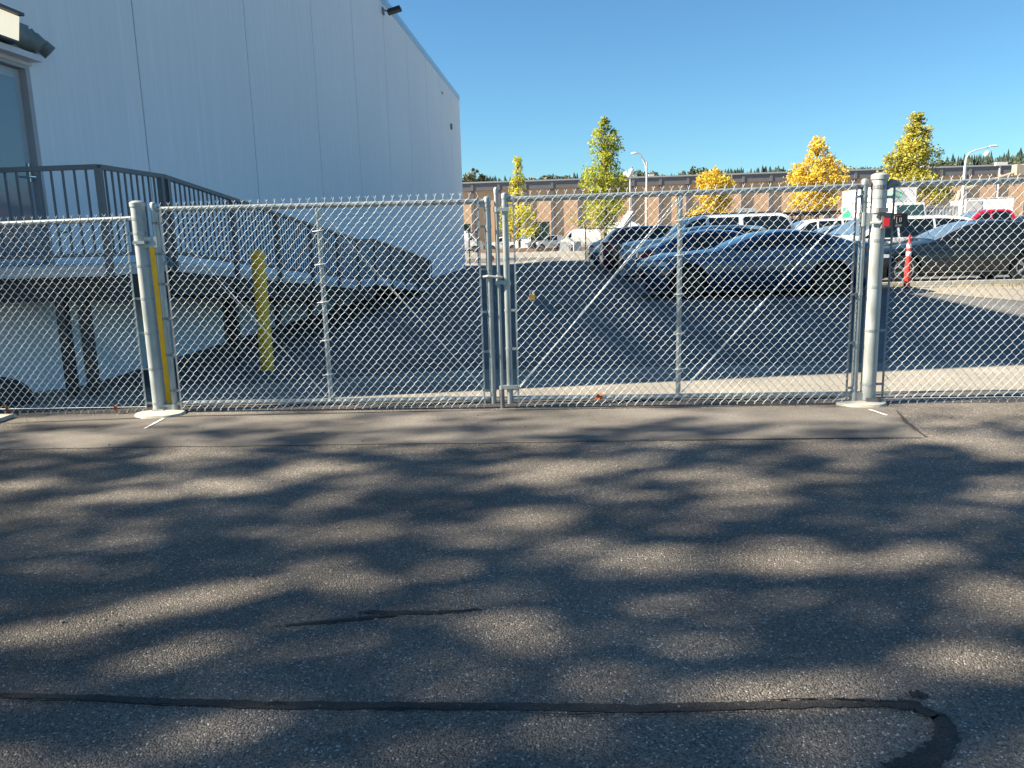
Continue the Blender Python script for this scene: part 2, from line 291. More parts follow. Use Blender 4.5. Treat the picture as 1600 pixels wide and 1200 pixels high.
# door set in the wall
frame_m = M('door_frame_paint', (0.36, 0.35, 0.36), 0.5, var=0.08, vscale=3)
door_m = M('steel_door_paint', (0.36, 0.40, 0.44), 0.35, var=0.06, vscale=1.5)
mb = MB()
mb.box(WX-0.14, WX+0.02, DY0-0.02, DY0+0.05, DZ0, DZ1+0.02); mb.box(WX-0.14, WX+0.02, DY1-0.05, DY1+0.02, DZ0, DZ1+0.02); mb.box(WX-0.14, WX+0.02, DY0+0.05, DY1-0.05, DZ1-0.05, DZ1+0.02)
bp_(mb, 'door_frame', frame_m)
mb = MB(); mb.box(WX-0.12, WX-0.06, DY0+0.055, DY1-0.055, DZ0+0.01, DZ1-0.055); door = bp_(mb, 'door', door_m)
def sub(mb, name, mat, par):
    o = mb.build(name, mat, par); o.matrix_parent_inverse = Matrix.Identity(4); return o
mb = MB(); mb.box(WX-0.058, WX-0.052, DY0+0.14, DY1-0.15, DZ0+0.12, DZ1-0.16); sub(mb, 'door_panel', M('door_glass', (0.16, 0.20, 0.24), 0.12, spec=0.8), door)
mb = MB(); mb.box(WX-0.06, WX-0.035, DY1-0.14, DY1-0.09, 2.22, 2.42); mb.tube([(WX-0.04, DY1-0.115, 2.27), (WX+0.01, DY1-0.115, 2.27), (WX+0.01, DY1-0.24, 2.27)], 0.011); sub(mb, 'door_handle', chrome, door)
mb = MB(); mb.box(WX, WX+0.16, 7.35, 8.86, DZ1+0.035, DZ1+0.10); mb.box(WX, WX+0.03, 7.35, 8.86, DZ1-0.005, DZ1+0.035); bp_(mb, 'door_hood', M('hood_paint', (0.62, 0.62, 0.64), 0.6))
# lit lamp and grey twin-headed fixture over the door
def sh_(mb): mb.v = [tuple(LS @ Vector(v)) for v in mb.v]
LS = Matrix.Translation((0, 0.10, -0.14))
lampo = empty('wall_lamp', (WX, 8.2, 3.78), 0, 'lit box lamp with warm white lens over the door, at the left edge', 'lamp')
mb = MB(); mb.box(WX, WX+0.30, 7.70, 8.34, 4.02, 4.05); mb.box(WX, WX+0.05, 7.72, 8.32, 3.76, 4.02); mb.box(WX, WX+0.24, 7.72, 8.32, 3.745, 3.765); sh_(mb); bp_(mb, 'lamp_housing', M('lamp_metal', (0.05, 0.06, 0.07), 0.5), lampo)
mb = MB(); mb.add([(WX+0.05, 7.74, 3.78), (WX+0.22, 7.74, 3.77), (WX+0.26, 7.74, 4.01), (WX+0.05, 7.74, 4.01), (WX+0.05, 8.31, 3.78), (WX+0.22, 8.31, 3.77), (WX+0.26, 8.31, 4.01), (WX+0.05, 8.31, 4.01)], [(0, 3, 2, 1), (4, 5, 6, 7), (0, 1, 5, 4), (1, 2, 6, 5), (2, 3, 7, 6), (0, 4, 7, 3)])
sh_(mb); bp_(mb, 'lamp_lens', M('lit_lens', (0.9, 0.85, 0.7), 0.4, emit=((1.0, 0.86, 0.58), 0.22)), lampo)
fx = empty('door_floodlight', (WX, 8.55, 3.80), 0, 'grey-green twin-headed security light mounted just right of the lit lamp', 'security light')
gg = M('grey_green_cast_metal', (0.14, 0.17, 0.165), 0.55, var=0.2, vscale=12)
mb = MB(); mb.box(WX, WX+0.10, 8.38, 8.68, 3.74, 4.02); mb.tube([(WX+0.06, 8.36, 3.88), (WX+0.09, 8.52, 3.87), (WX+0.10, 8.64, 3.84)], [0.10, 0.125, 0.11], 14); sh_(mb); bp_(mb, 'housing', gg, fx, True)
mb = MB(); mb.tube([(WX+0.08, 8.60, 3.92), (WX+0.14, 8.66, 3.86), (WX+0.20, 8.70, 3.79)], [0.07, 0.10, 0.095], 14); sh_(mb); bp_(mb, 'lamp_head', gg, fx, True)
mb = MB(); mb.tube([(WX+0.06, 8.78, 3.90), (WX+0.12, 8.86, 3.84), (WX+0.17, 8.90, 3.78)], [0.06, 0.085, 0.085], 14); sh_(mb); bp_(mb, 'lamp_head', gg, fx, True)
mb = MB(); mb.tube([(WX+0.05, 8.64, 3.95), (WX+0.12, 8.70, 3.985), (WX+0.10, 8.82, 3.93)], 0.012, 6); sh_(mb); bp_(mb, 'bracket', dark_galv, fx)
fl = empty('wall_floodlight', (WX, 28.0, 8.8), 0, 'black floodlight on a short arm near the roof edge of the white building', 'floodlight')
mb = MB(); mb.box(WX, WX+0.05, 27.25, 27.45, 8.83, 9.03); mb.tube([(WX+0.08, 27.35, 8.95), (WX+0.18, 27.35, 8.93)], 0.03); bp_(mb, 'arm', dark_galv, fl)
mm = Matrix.Translation((WX+0.36, 27.35, 8.93)) @ Matrix.Rotation(R(-14), 4, 'Y') @ Matrix.Scale(0.52, 4)
mb = MB(); mb.box(-0.30, 0.50, -0.32, 0.32, -0.11, 0.11, mm); mb.box(-0.36, -0.30, -0.20, 0.20, -0.16, 0.06, mm); bp_(mb, 'lamp_head', black, fl)
mb = MB(); mb.box(-0.38, -0.362, -0.14, 0.14, -0.13, 0.02, mm); bp_(mb, 'lens', M('pale_lens', (0.5, 0.5, 0.45), 0.3), fl)
# ------------------------------------------------------------------ access ramp with railing
RX = -4.5
ramp = empty('access_ramp', (RX, 7.5, -0.2), 0, 'raised walkway along the white wall, level landing then two slopes, dark picket railing', 'ramp')
def deckz(y): return float(np.interp(y, [7.49, 8.72, 16.8, 18.3, 25.6], [1.30, 1.30, 0.57, 0.57, -0.10]))
deckm = M('ramp_concrete_edge', (0.50, 0.51, 0.52), 0.7, var=0.1, vscale=2)
secs = [(7.49, 8.72, 'landing'), (8.72, 16.8, 'ramp_slab'), (16.8, 18.3, 'landing'), (18.3, 25.6, 'ramp_slab')]
for a, b, nm in secs:
    za, zb = deckz(a), deckz(b); mb = MB(); g = 0.002
    mb.add([(WX+0.01, a+g, za-0.11), (RX, a+g, za-0.11), (RX, a+g, za), (WX+0.01, a+g, za), (WX+0.01, b-g, zb-0.11), (RX, b-g, zb-0.11), (RX, b-g, zb), (WX+0.01, b-g, zb)], [(0, 1, 2, 3), (4, 7, 6, 5), (0, 4, 5, 1), (1, 5, 6, 2), (2, 6, 7, 3), (0, 3, 7, 4)])
    bp_(mb, nm, deckm, ramp)
    mb = MB()
    if min(za, zb) > 0.3:
        mb.add([(RX-0.08, a+.06, za-0.38), (RX-0.02, a+.06, za-0.38), (RX-0.02, a+.06, za-0.115), (RX-0.08, a+.06, za-0.115), (RX-0.08, b-.06, zb-0.38), (RX-0.02, b-.06, zb-0.38), (RX-0.02, b-.06, zb-0.115), (RX-0.08, b-.06, zb-0.115)], [(0, 1, 2, 3), (4, 7, 6, 5), (0, 4, 5, 1), (1, 5, 6, 2), (2, 6, 7, 3), (0, 3, 7, 4)])
        for k in range(6):
            yy = a+0.15+(b-a-0.3)*k/5; zz = deckz(yy); mb.box(WX+0.02, RX-0.085, yy-0.04, yy+0.04, zz-0.36, zz-0.12)
        bp_(mb, 'under_beam', rust_dark, ramp)
# legs
for (x, y) in [(-5.06, 7.56), (-4.83, 7.56)]:
    mb = MB(); mb.box(x-0.045, x+0.045, y-0.045, y+0.045, -0.3, 1.0); bp_(mb, 'leg', rust_dark, ramp)
postY = [8.66, 8.80, 10.5, 12.1, 13.7, 15.3, 16.8, 18.3, 20.0, 21.7, 23.6, 25.5]
for y in postY[2:10]:
    mb = MB(); mb.box(RX-0.10, RX-0.02, y-0.045, y+0.045, -0.3, deckz(y)-0.18); bp_(mb, 'leg', rust_dark, ramp)
for y in (13.2,):
    mb = MB(); mb.box(WX+0.05, WX+0.14, y-0.05, y+0.05, -0.3, deckz(y)-0.36); bp_(mb, 'leg', rust_dark, ramp)
RH = 0.92
def post(x, y, h=RH):
    z = deckz(y); mb = MB(); mb.box(x-0.028, x+0.028, y-0.028, y+0.028, z-0.11 if x > RX-.01 else z, z+h); return bp_(mb, 'post', rail_paint, ramp)
post(RX+0.03, 7.49); post(WX+0.06, 7.49)
for y in postY: post(RX+0.03, y)
def bar(pts, w, h, name):
    mb = MB()
    for (p, q) in zip(pts[:-1], pts[1:]):
        p, q = Vector(p), Vector(q); d = (q-p); L = d.length; rot = d.to_track_quat('X', 'Z').to_matrix().to_4x4(); mm = Matrix.Translation(p) @ rot
        mb.box(0, L, -w/2, w/2, -h/2, h/2, mm)
    return bp_(mb, name, rail_paint, ramp)
rx = RX+0.03
for off, nm, hh in ((RH+0.012, 'top_rail', 0.045), (0.10, 'bottom_rail', 0.035)):
    bar([(WX+0.03, 7.49, 1.30+off), (rx, 7.49, 1.30+off)], 0.05, hh, nm)
    bar([(rx, 7.50, 1.30+off), (rx, 8.72, 1.30+off)], 0.05, hh, nm); bar([(rx, 8.73, 1.30+off), (rx, 16.8, 0.57+off)], 0.05, hh, nm)
    bar([(rx, 16.81, 0.57+off), (rx, 18.3, 0.57+off)], 0.05, hh, nm); bar([(rx, 18.31, 0.57+off), (rx, 25.5, -0.095+off)], 0.05, hh, nm)
mb = MB(); mb.tube([(rx, 25.5, 0.83), (rx, 25.9, 0.78), (rx, 26.0, 0.66), (rx, 26.0, 0.1)], 0.022, 8); bp_(mb, 'end_loop', rail_paint, ramp)
mbp = MB(); mbp.box(-0.0085, 0.0085, -0.0085, 0.0085, 0, RH-0.11)
pk = mbp.build('picket', rail_paint, ramp); pickn = 0; rest = MB()
def put_picket(x, y):
    global pickn
    z = deckz(y)+0.11
    if pickn < 98:
        o = pk if pickn == 0 else pk.copy()
        if pickn: col.objects.link(o)
        o.parent = ramp; o.matrix_parent_inverse = Matrix.Identity(4); o.location = Vector((x, y, z))-Vector(ramp.location)
    else: rest.box(x-0.0085, x+0.0085, y-0.0085, y+0.0085, z, z+RH-0.11)
    pickn += 1
for k in range(11): put_picket(WX+0.17+k*0.117, 7.49)
y = 7.60
while y < 25.45:
    if min(abs(y-q) for q in postY) > 0.04: put_picket(rx, y)
    y += 0.115
rr = rest.build('picket', rail_paint, ramp); rr.matrix_parent_inverse = Matrix.Translation(-Vector(ramp.location)); rr['kind'] = 'stuff'
# ------------------------------------------------------------------ bollards
def bollard(x, y, r, h, label):
    z = gz(x, y); o = MB().lathe([(r, -0.1), (r, h-0.04), (r*0.93, h-0.012), (r*0.6, h), (0.001, h+0.002)], n=28).build('bollard', yellow, smooth=True)
    o.location = (x, y, z); tag(o, label, 'bollard', 'yellow bollards beside the ramp'); return o
bollard(-4.01, 10.1, 0.088, 1.58, 'bright yellow steel bollard standing alone beside the ramp, seen through the left gate')
bollard(-3.815, 7.05, 0.085, 1.47, 'yellow bollard squeezed behind the left gate post, only a narrow strip showing')
# dark lump at the foot of the wall
mb = MB(); mb.ell((0, 0, 0.1), 0.27, 0.22, 0.20, 20, 12); mb.v = [tuple(Vector(v)*(1+0.12*noise.noise(Vector(v)*4))) for v in mb.v]
o = mb.build('rock', M('dark_stone', (0.03, 0.032, 0.035), 0.9, var=0.3, vscale=6, bump=0.5, bscale=14), smooth=True); o.location = (-5.42, 7.05, -0.03); tag(o, 'dark rounded rock behind the bottom of the left fence, at the left edge', 'rock')
# ------------------------------------------------------------------ chain link
WW, WHh = 0.0358, 0.0802
def fabric(X0, X1, Z0, Z1, Y, r=0.0021, n=5, parent=None, holes=None):
    """woven zigzag wires, one front strand and one back strand per bend, twisted barbs at the top"""
    nx = int(round((X1-X0)/WW)); dx = (X1-X0)/nx; nz = int(round((Z1-Z0)/WHh)); dz = (Z1-Z0)/nz; t = 0.0042
    paths = []
    for k in range(nx):
        xa, xb = X0+k*dx, X0+(k+1)*dx; pts = []
        # nodes at half steps; left bend when (j+k) even
        j = 0; total = nz*2
        par = k % 2
        seq = []
        for j in range(0, total+1):
            left = (j % 2 == par); seq.append((xa if left else xb, Z0+j*dz/2, left))
        sag = 0.003
        for idx, (x, z, left) in enumerate(seq):
            s_ = 1 if left else -1; jx = random.uniform(-sag, sag)
            if idx == 0:
                if left == True or True: pts.append((x+s_*0.006, Y+(t if left else -t), z-0.012)); pts.append((x, Y, z-0.004))
            # "/" strand (left-low to right-high) runs in front (-Y), "\" behind
            fr = -t if left else t       # leaving a left bend upward means a "/" strand: front
            pts.append((x+s_*0.0035+jx, Y-fr, z-0.0075)); pts.append((x-s_*0.0026+jx, Y, z)); pts.append((x+s_*0.0035+jx, Y+fr, z+0.0075))
        x, z, left = seq[-1]; node_right = (not left); s_ = -1 if node_right else 1
        if (total % 2 == par): pass
        pts = pts[:-1]
        a = s_*1.0; q = random.uniform(-.003, .003)
        pts += [(x+q, Y-0.002*a, z+0.008), (x-0.0015*a+q, Y+0.002*a, z+0.017), (x+0.003*a+q, Y-0.001, z+0.024), (x+0.010*a+q*2, Y, z+0.031), (x+0.011*a+q*2, Y, z+0.040)]
        paths.append(np.array(pts))
    V = []; F = []; base = 0
    for P in paths:
        T = np.gradient(P, axis=0); T /= np.linalg.norm(T, axis=1)[:, None]
        A = np.cross(T, np.array([0.0, 1.0, 0.0])); ln = np.linalg.norm(A, axis=1); bad = ln < 0.15
        A[bad] = np.cross(T[bad], np.array([0.0, 0.0, 1.0])); A /= np.linalg.norm(A, axis=1)[:, None]; B = np.cross(T, A)
        ang = np.arange(n)*2*np.pi/n
        ring = P[:, None, :] + r*(A[:, None, :]*np.cos(ang)[None, :, None] + B[:, None, :]*np.sin(ang)[None, :, None])
        V.append(ring.reshape(-1, 3)); m_ = len(P)
        i, k = np.meshgrid(np.arange(m_-1), np.arange(n), indexing='ij'); i = i.ravel(); k = k.ravel()
        F.append(np.stack([i*n+k, i*n+(k+1) % n, (i+1)*n+(k+1) % n, (i+1)*n+k], 1)+base); base += m_*n
    V = np.concatenate(V); F = np.concatenate(F)
    me = bpy.data.meshes.new('wire_mesh'); me.vertices.add(len(V)); me.vertices.foreach_set('co', V.ravel())
    me.loops.add(F.size); me.loops.foreach_set('vertex_index', F.ravel().astype(np.int32)); me.polygons.add(len(F))
    me.polygons.foreach_set('loop_start', np.arange(0, F.size, 4, dtype=np.int32)); me.polygons.foreach_set('loop_total', np.full(len(F), 4, dtype=np.int32))
    me.update(calc_edges=True); me.validate(); me.polygons.foreach_set('use_smooth', [True]*len(me.polygons)); me.materials.append(wire_m)
    o = bpy.data.objects.new('wire_mesh', me); col.objects.link(o)
    if parent: o.parent = parent; o.matrix_parent_inverse = Matrix.Translation(-Vector(parent.location))
    return o
def pipe(name, a, b, r, parent, mat=galv, n=16, cap_dome=False):
    mb = MB(); mb.tube([a, b], r, n)
    return bp_(mb, name, mat, parent, True)
def vpost(name, x, z0, z1, r, parent, mat=galv, y=FY):
    mb = MB(); mb.lathe([(r, z0), (r, z1-0.03)], (x, y, 0), 24)
    o = bp_(mb, name, mat, parent, True)
    c = MB(); c.lathe([(r*1.12, z1-0.045), (r*1.14, z1-0.012), (r*1.0, z1-0.004), (r*0.6, z1+0.006), (0.001, z1+0.009)], (x, y, 0), 24)
    oc = c.build('post_cap', mat, o, True); return o
def bands(x, r, zs, side, parent, length, mat=galv, y=FY, yt=None):
    """strap round a post with a short bolted ear that holds the tension bar"""
    for z in zs:
        mb = MB(); mb.lathe([(r+0.003, z-0.011), (r+0.003, z+0.011)], (x, y, 0), 20)
        x1 = x+side*(r+length); mb.box(min(x+side*r, x1), max(x+side*r, x1), (yt or y-0.02)-0.004, (yt or y-0.02)+0.004, z-0.010, z+0.010)
        mb.tube([(x1-side*0.012, (yt or y-0.02)-0.016, z), (x1-side*0.012, (yt or y-0.02)+0.016, z)], 0.007, 6)
        bp_(mb, 'tension_band', mat, parent)
def tbar(x, z0, z1, parent, y, mat=galv):
    mb = MB(); mb.box(x-0.008, x+0.008, y-0.003, y+0.003, z0, z1); return bp_(mb, 'tension_bar', mat, parent)
def rod(a, b, parent, rr0=0.0055):
    pa, pb = Vector(a), Vector(b); mb = MB(); mb.tube([pa, pb], rr0, 8); k = pa.lerp(pb, 0.42); k2 = pa.lerp(pb, 0.47); mb.tube([k, k2], rr0*1.7, 8)
    return bp_(mb, 'truss_rod', bright_rod, parent)
FYm = FY-0.030
GR = 'chain-link fence and gates across the driveway'
# left fence
lf = empty('chain_link_fence', (-3.655, FY, 0), 0, 'chain-link fence section left of the gates, ending at the thick galvanised post', 'fence')
vpost('post', -3.655, -0.05, 1.845, 0.057, lf, galv_light)
pipe('top_rail', (-5.6, FY, 1.685), (-3.72, FY, 1.705), 0.021, lf)
fabric(-5.6, -3.765, 0.02, 1.71, FYm, parent=lf)
tbar(-3.765, 0.03, 1.71, lf, FYm); bands(-3.655, 0.057, (0.09, 0.40, 0.72, 1.02, 1.30, 1.58, 1.70), -1, lf, 0.055)
pipe('tension_wire', (-5.6, FYm-0.008, 0.055), (-3.76, FYm-0.008, 0.06), 0.003, lf, wire_m, 6)
# left gate leaf
lg = empty('gate_leaf', (-3.52, FY, 0.04), 0, 'left chain-link gate leaf with galvanised pipe frame, next to the yellow strip', 'gate', GR)
vpost('upright', -3.512, 0.05, 1.83, 0.027, lg); vpost('upright', -2.087, 0.09, 1.76, 0.021, lg, y=FY+0.001); vpost('upright', -0.65, 0.04, 1.79, 0.027, lg)
pipe('top_rail', (-3.49, FY, 1.775), (-0.67, FY, 1.755), 0.022, lg); pipe('bottom_rail', (-3.485, FY, 0.085), (-0.677, FY, 0.085), 0.022, lg)
fabric(-3.44, -0.725, 0.028, 1.79, FYm, parent=lg); tbar(-3.44, 0.04, 1.78, lg, FYm, dark_galv); tbar(-0.725, 0.03, 1.78, lg, FYm)
bands(-3.512, 0.027, (0.20, 0.52, 0.84, 1.14, 1.40, 1.66), 1, lg, 0.05, dark_galv); bands(-0.65, 0.027, (0.16, 0.50, 0.84, 1.20, 1.55, 1.72), -1, lg, 0.05)
rod((-3.47, FY+0.0, 1.72), (-2.12, FY, 0.12), lg, 0.0026); rod((-2.06, FY, 1.72), (-0.69, FY, 0.12), lg, 0.0026)
for z in (1.50, 0.03):
    mb = MB()
    mb.lathe([(0.062, z-0.02), (0.062, z+0.02)], (-3.655, FY, 0), 20); mb.lathe([(0.034, z-0.05), (0.034, z+0.05)], (-3.512, FY, 0), 16)
    mb.box(-3.62, -3.50, FY-0.035, FY+0.02, z-0.045, z+0.045); mb.box(-3.69, -3.585, FY-0.085, FY-0.06, z-0.012, z+0.012)
    bp_(mb, 'hinge', galv, lg)
# right gate leaf
rg = empty('gate_leaf', (2.39, FY, 0.04), 0, 'right chain-link gate leaf with a padlock on its mesh, cars behind it', 'gate', GR)
vpost('upright', -0.504, 0.04, 1.815, 0.027, rg); vpost('upright', 0.932, 0.09, 1.76, 0.021, rg, y=FY+0.001); vpost('upright', 2.391, 0.05, 1.835, 0.026, rg)
pipe('top_rail', (-0.48, FY, 1.765), (2.37, FY, 1.78), 0.023, rg); pipe('bottom_rail', (-0.48, FY, 0.085), (2.37, FY, 0.085), 0.022, rg)
fabric(-0.43, 2.32, 0.028, 1.79, FYm, parent=rg); tbar(-0.43, 0.03, 1.78, rg, FYm); tbar(2.32, 0.03, 1.78, rg, FYm, dark_galv)
bands(-0.504, 0.027, (0.17, 0.52, 0.85, 1.28, 1.72), 1, rg, 0.05); bands(2.391, 0.026, (0.14, 0.52, 0.92, 1.34, 1.70), -1, rg, 0.05)
rod((-0.47, FY-0.012, 0.12), (0.905, FY-0.012, 1.72), rg); rod((0.96, FY-0.012, 0.12), (2.36, FY-0.012, 1.72), rg)
for z in (1.52, 0.05):
    mb = MB()
    mb.lathe([(0.033, z-0.055), (0.033, z+0.055)], (2.391, FY, 0), 16); mb.box(2.40, 2.47, FY-0.03, FY+0.03, z-0.05, z+0.05)
    mb.tube([(2.43, FY-0.05, z-0.03), (2.50, FY-0.085, z-0.03)], 0.01, 6)
    bp_(mb, 'hinge', galv_light, rg)
for z in (0.03, 0.30, 0.62, 0.88, 1.12, 1.66): pass
# tie wires on the middle uprights
for par, x in ((lg, -2.087), (rg, 0.932)):
    for z in (0.32, 0.62, 0.95, 1.27, 1.55):
        mb = MB(); mb.tube([(x+0.024*math.cos(q), FY+0.024*math.sin(q)-0.006, z+0.01*q/6) for q in lin(0, 6.2, 12)], 0.003, 5); mb.tube([(x-0.05, FYm-0.004, z), (x, FYm-0.012, z+0.004), (x+0.05, FYm-0.004, z+0.012)], 0.003, 5); bp_(mb, 'tie_wire', wire_m, par)
# centre drop rod and latch
dr = empty('drop_rod', (-0.575, FY, 0), 0, 'tall drop rod with fork latch standing between the two gate leaves', 'gate bolt')
vpost('rod', -0.575, 0.17, 1.86, 0.017, dr, galv_light); pipe('sleeve', (-0.575, FY, -0.02), (-0.575, FY, 0.19), 0.022, dr, dark_galv)
mb = MB(); mb.lathe([(0.026, 1.10), (0.026, 1.15)], (-0.575, FY, 0), 16); mb.tube([(-0.70, FY-0.035, 1.135), (-0.66, FY-0.045, 1.14), (-0.575, FY-0.04, 1.13), (-0.54, FY-0.03, 1.125)], 0.012, 8); mb.box(-0.60, -0.50, FY-0.035, FY-0.015, 1.07, 1.10); mb.lathe([(0.033, 1.06), (0.033, 1.095)], (-0.504, FY, 0), 16); bp_(mb, 'fork_latch', galv_light, dr)
mb = MB(); mb.lathe([(0.024, 1.665), (0.024, 1.71)], (-0.575, FY, 0), 16); mb.box(-0.56, -0.47, FY-0.035, FY-0.01, 1.67, 1.70); bp_(mb, 'collar', galv_light, dr)
mb = MB(); mb.lathe([(0.026, 0.165), (0.026, 0.20)], (-0.575, FY, 0), 16); mb.box(-0.56, -0.44, FY-0.035, FY-0.012, 0.175, 0.205); bp_(mb, 'collar', galv_light, dr)
# right fence
rf = empty('chain_link_fence', (2.506, FY, 0), 0, 'chain-link fence section right of the gates, beginning at the thick round post', 'fence')
vpost('post', 2.506, -0.02, 1.875, 0.060, rf, galv_light)
pipe('top_rail', (2.60, FY, 1.785), (5.6, FY, 1.79), 0.024, rf); fabric(2.612, 5.6, 0.02, 1.80, FYm, parent=rf)
tbar(2.612, 0.03, 1.78, rf, FYm, dark_galv); bands(2.506, 0.060, (0.17, 0.62, 0.98, 1.35, 1.69), 1, rf, 0.05, galv)
mb = MB(); mb.lathe([(0.064, 1.755), (0.064, 1.785)], (2.506, FY, 0), 20); mb.tube([(2.55, FY-0.03, 1.76), (2.59, FY-0.02, 1.80), (2.64, FY, 1.79)], [0.02, 0.032, 0.03], 10); bp_(mb, 'rail_end', dark_galv, rf)
pipe('tension_wire', (2.6, FYm-0.008, 0.05), (5.6, FYm-0.008, 0.05), 0.003, rf, wire_m, 6)
mb = MB(); mb.box(2.47, 2.56, FY-0.075, FY-0.05, 0.015, 0.06); mb.lathe([(0.064, 0.0), (0.066, 0.04)], (2.506, FY, 0), 20); bp_(mb, 'hinge_clamp', dark_galv, rf)
mb = MB(); mb.box(2.47, 2.545, FY-0.105, FY-0.055, 1.57, 1.605); mb.box(2.44, 2.56, FY-0.09, FY-0.058, 1.555, 1.568); bp_(mb, 'latch_plate', dark_galv, rf)
# lock box with red reflector, strapped to the thick post
kb = empty('lock_box', (2.55, FY-0.075, 1.44), 0, 'black lock box with a square red reflector, fixed to the thick right-hand gate post', 'lock box')
yb = FY-0.062
mb = MB(); mb.box(2.505, 2.578, yb-0.028, yb, 1.445, 1.555); bp_(mb, 'reflector_frame', M('grey_plastic', (0.22, 0.20, 0.20), 0.6), kb)
mb = MB(); mb.box(2.517, 2.564, yb-0.032, yb-0.0285, 1.460, 1.535); bp_(mb, 'reflector', M('red_reflector', (0.70, 0.012, 0.025), 0.3, coat=0.5), kb)
mb = MB(); mb.box(2.580, 2.690, yb-0.045, yb-0.002, 1.447, 1.556); mb.box(2.690, 2.700, yb-0.036, yb-0.006, 1.455, 1.548); bx = bp_(mb, 'box', black, kb)
mb = MB(); mb.box(2.605, 2.645, yb-0.0472, yb-0.0455, 1.538, 1.546); bp_(mb, 'red_marking', red_lens, kb)
mb = MB()
for (a, b, c, d) in [(2.590, 2.597, 1.515, 1.542), (2.610, 2.614, 1.482, 1.530), (2.614, 2.624, 1.482, 1.486), (2.634, 2.650, 1.524, 1.528), (2.634, 2.638, 1.490, 1.528), (2.646, 2.650, 1.490, 1.528), (2.634, 2.650, 1.490, 1.494), (2.606, 2.652, 1.458, 1.462), (2.606, 2.652, 1.466, 1.470)]: mb.box(a, b, yb-0.0470, yb-0.0455, c, d)
bp_(mb, 'pale_lettering', M('pale_print', (0.38, 0.38, 0.40), 0.6), kb)
# padlock
pl = empty('padlock', (-0.29, FYm-0.02, 0.95), 0, 'brass padlock hanging on the right gate mesh near the centre', 'padlock')
mb = MB(); mb.box(-0.318, -0.268, FYm-0.034, FYm-0.012, 0.935, 0.982); bp_(mb, 'body', M('brass', (0.50, 0.30, 0.09), 0.4, 0.7, var=0.2, vscale=30), pl)
mb = MB(); mb.tube([(-0.309, FYm-0.022, 0.98)]+[(-0.293-0.016*math.cos(q), FYm-0.022, 1.0+0.016*math.sin(q)) for q in lin(0, math.pi, 8)]+[(-0.277, FYm-0.022, 0.98)], 0.0038, 8); bp_(mb, 'shackle', chrome, pl)
# footings
def footing(x, y, rx_, ry_, label):
    mb = MB(); n = 22; rad = [1+0.10*noise.noise(Vector((k*0.9, x, 0))) for k in range(n)]
    top = [(rx_*rad[k]*math.cos(2*math.pi*k/n), ry_*rad[k]*math.sin(2*math.pi*k/n)) for k in range(n)]
    vs = [(a*1.06, b*1.06, 0) for a, b in top]+[(a, b, 0.022) for a, b in top]+[(a*0.5, b*0.5, 0.03) for a, b in top]+[(0, 0, 0.034)]
    fs = [(k, (k+1) % n, n+(k+1) % n, n+k) for k in range(n)]+[(n+k, n+(k+1) % n, 2*n+(k+1) % n, 2*n+k) for k in range(n)]+[(2*n+k, 2*n+(k+1) % n, 3*n) for k in range(n)]
    mb.add(vs, fs); o = mb.build('concrete_footing', concrete, smooth=True); o.location = (x, y, 0); return tag(o, label, 'footing')
footing(2.45, FY-0.01, 0.20, 0.165, 'pale round concrete footing under the thick right-hand gate post')
footing(-3.60, FY-0.10, 0.21, 0.165, 'pale concrete footing under the thick post at the left end of the gates')
mb = MB(); mb.box(-5.6, -4.93, 6.25, 6.50, -0.05, 0.035); o = mb.build('concrete_slab', concrete); tag(o, 'pale concrete slab corner at the left edge in front of the fence', 'slab')
pm = M('grit', (0.20, 0.19, 0.17), 0.9, var=0.5, vscale=30); mb = MB()
for k in range(260):
    x, y = random.uniform(-4, 4), random.uniform(1.5, 6.4); s_ = random.choice([0.003, 0.004, 0.005, 0.007]); mb.ell((x, y, 0.004+s_*0.4), s_*random.uniform(.8, 1.8), s_, s_*0.7, 6, 4)
tag(mb.build('grit', pm), 'loose grit and tiny stones scattered on the asphalt', 'grit', kind='stuff')
# fallen leaves
def leaf(x, y, z, rot, tilt, s, label):
    mb = MB(); P = []
    for k in range(20):
        q = 2*math.pi*k/20; r = s*(1.0 if k % 4 == 0 else (0.62 if k % 2 == 0 else 0.42))*(0.9+0.2*random.random()); P.append((r*math.cos(q), r*math.sin(q), 0.18*s*math.sin(q*3)))
    mb.add([(0, 0, 0.004)]+P, [(0, 1+k, 1+(k+1) % 20) for k in range(20)])
    o = mb.build('fallen_leaf', M('dry_leaf', (0.35, 0.09, 0.02), 0.7, var=0.4, vscale=40)); o.location = (x, y, z); o.rotation_euler = (tilt, 0.2, rot); tag(o, label, 'leaf', 'fallen maple leaves along the fence')
leaf(0.26, FYm-0.03, 0.10, 0.4, R(70), 0.055, 'curled brown maple leaf caught on the bottom of the right gate')
leaf(-4.04, FYm-0.02, 0.055, 1.0, R(65), 0.045, 'small orange leaf at the foot of the left fence near the thick post')
leaf(-5.06, FYm-0.02, 0.06, 2.0, R(60), 0.07, 'brown leaf at the foot of the left fence beside the concrete slab')
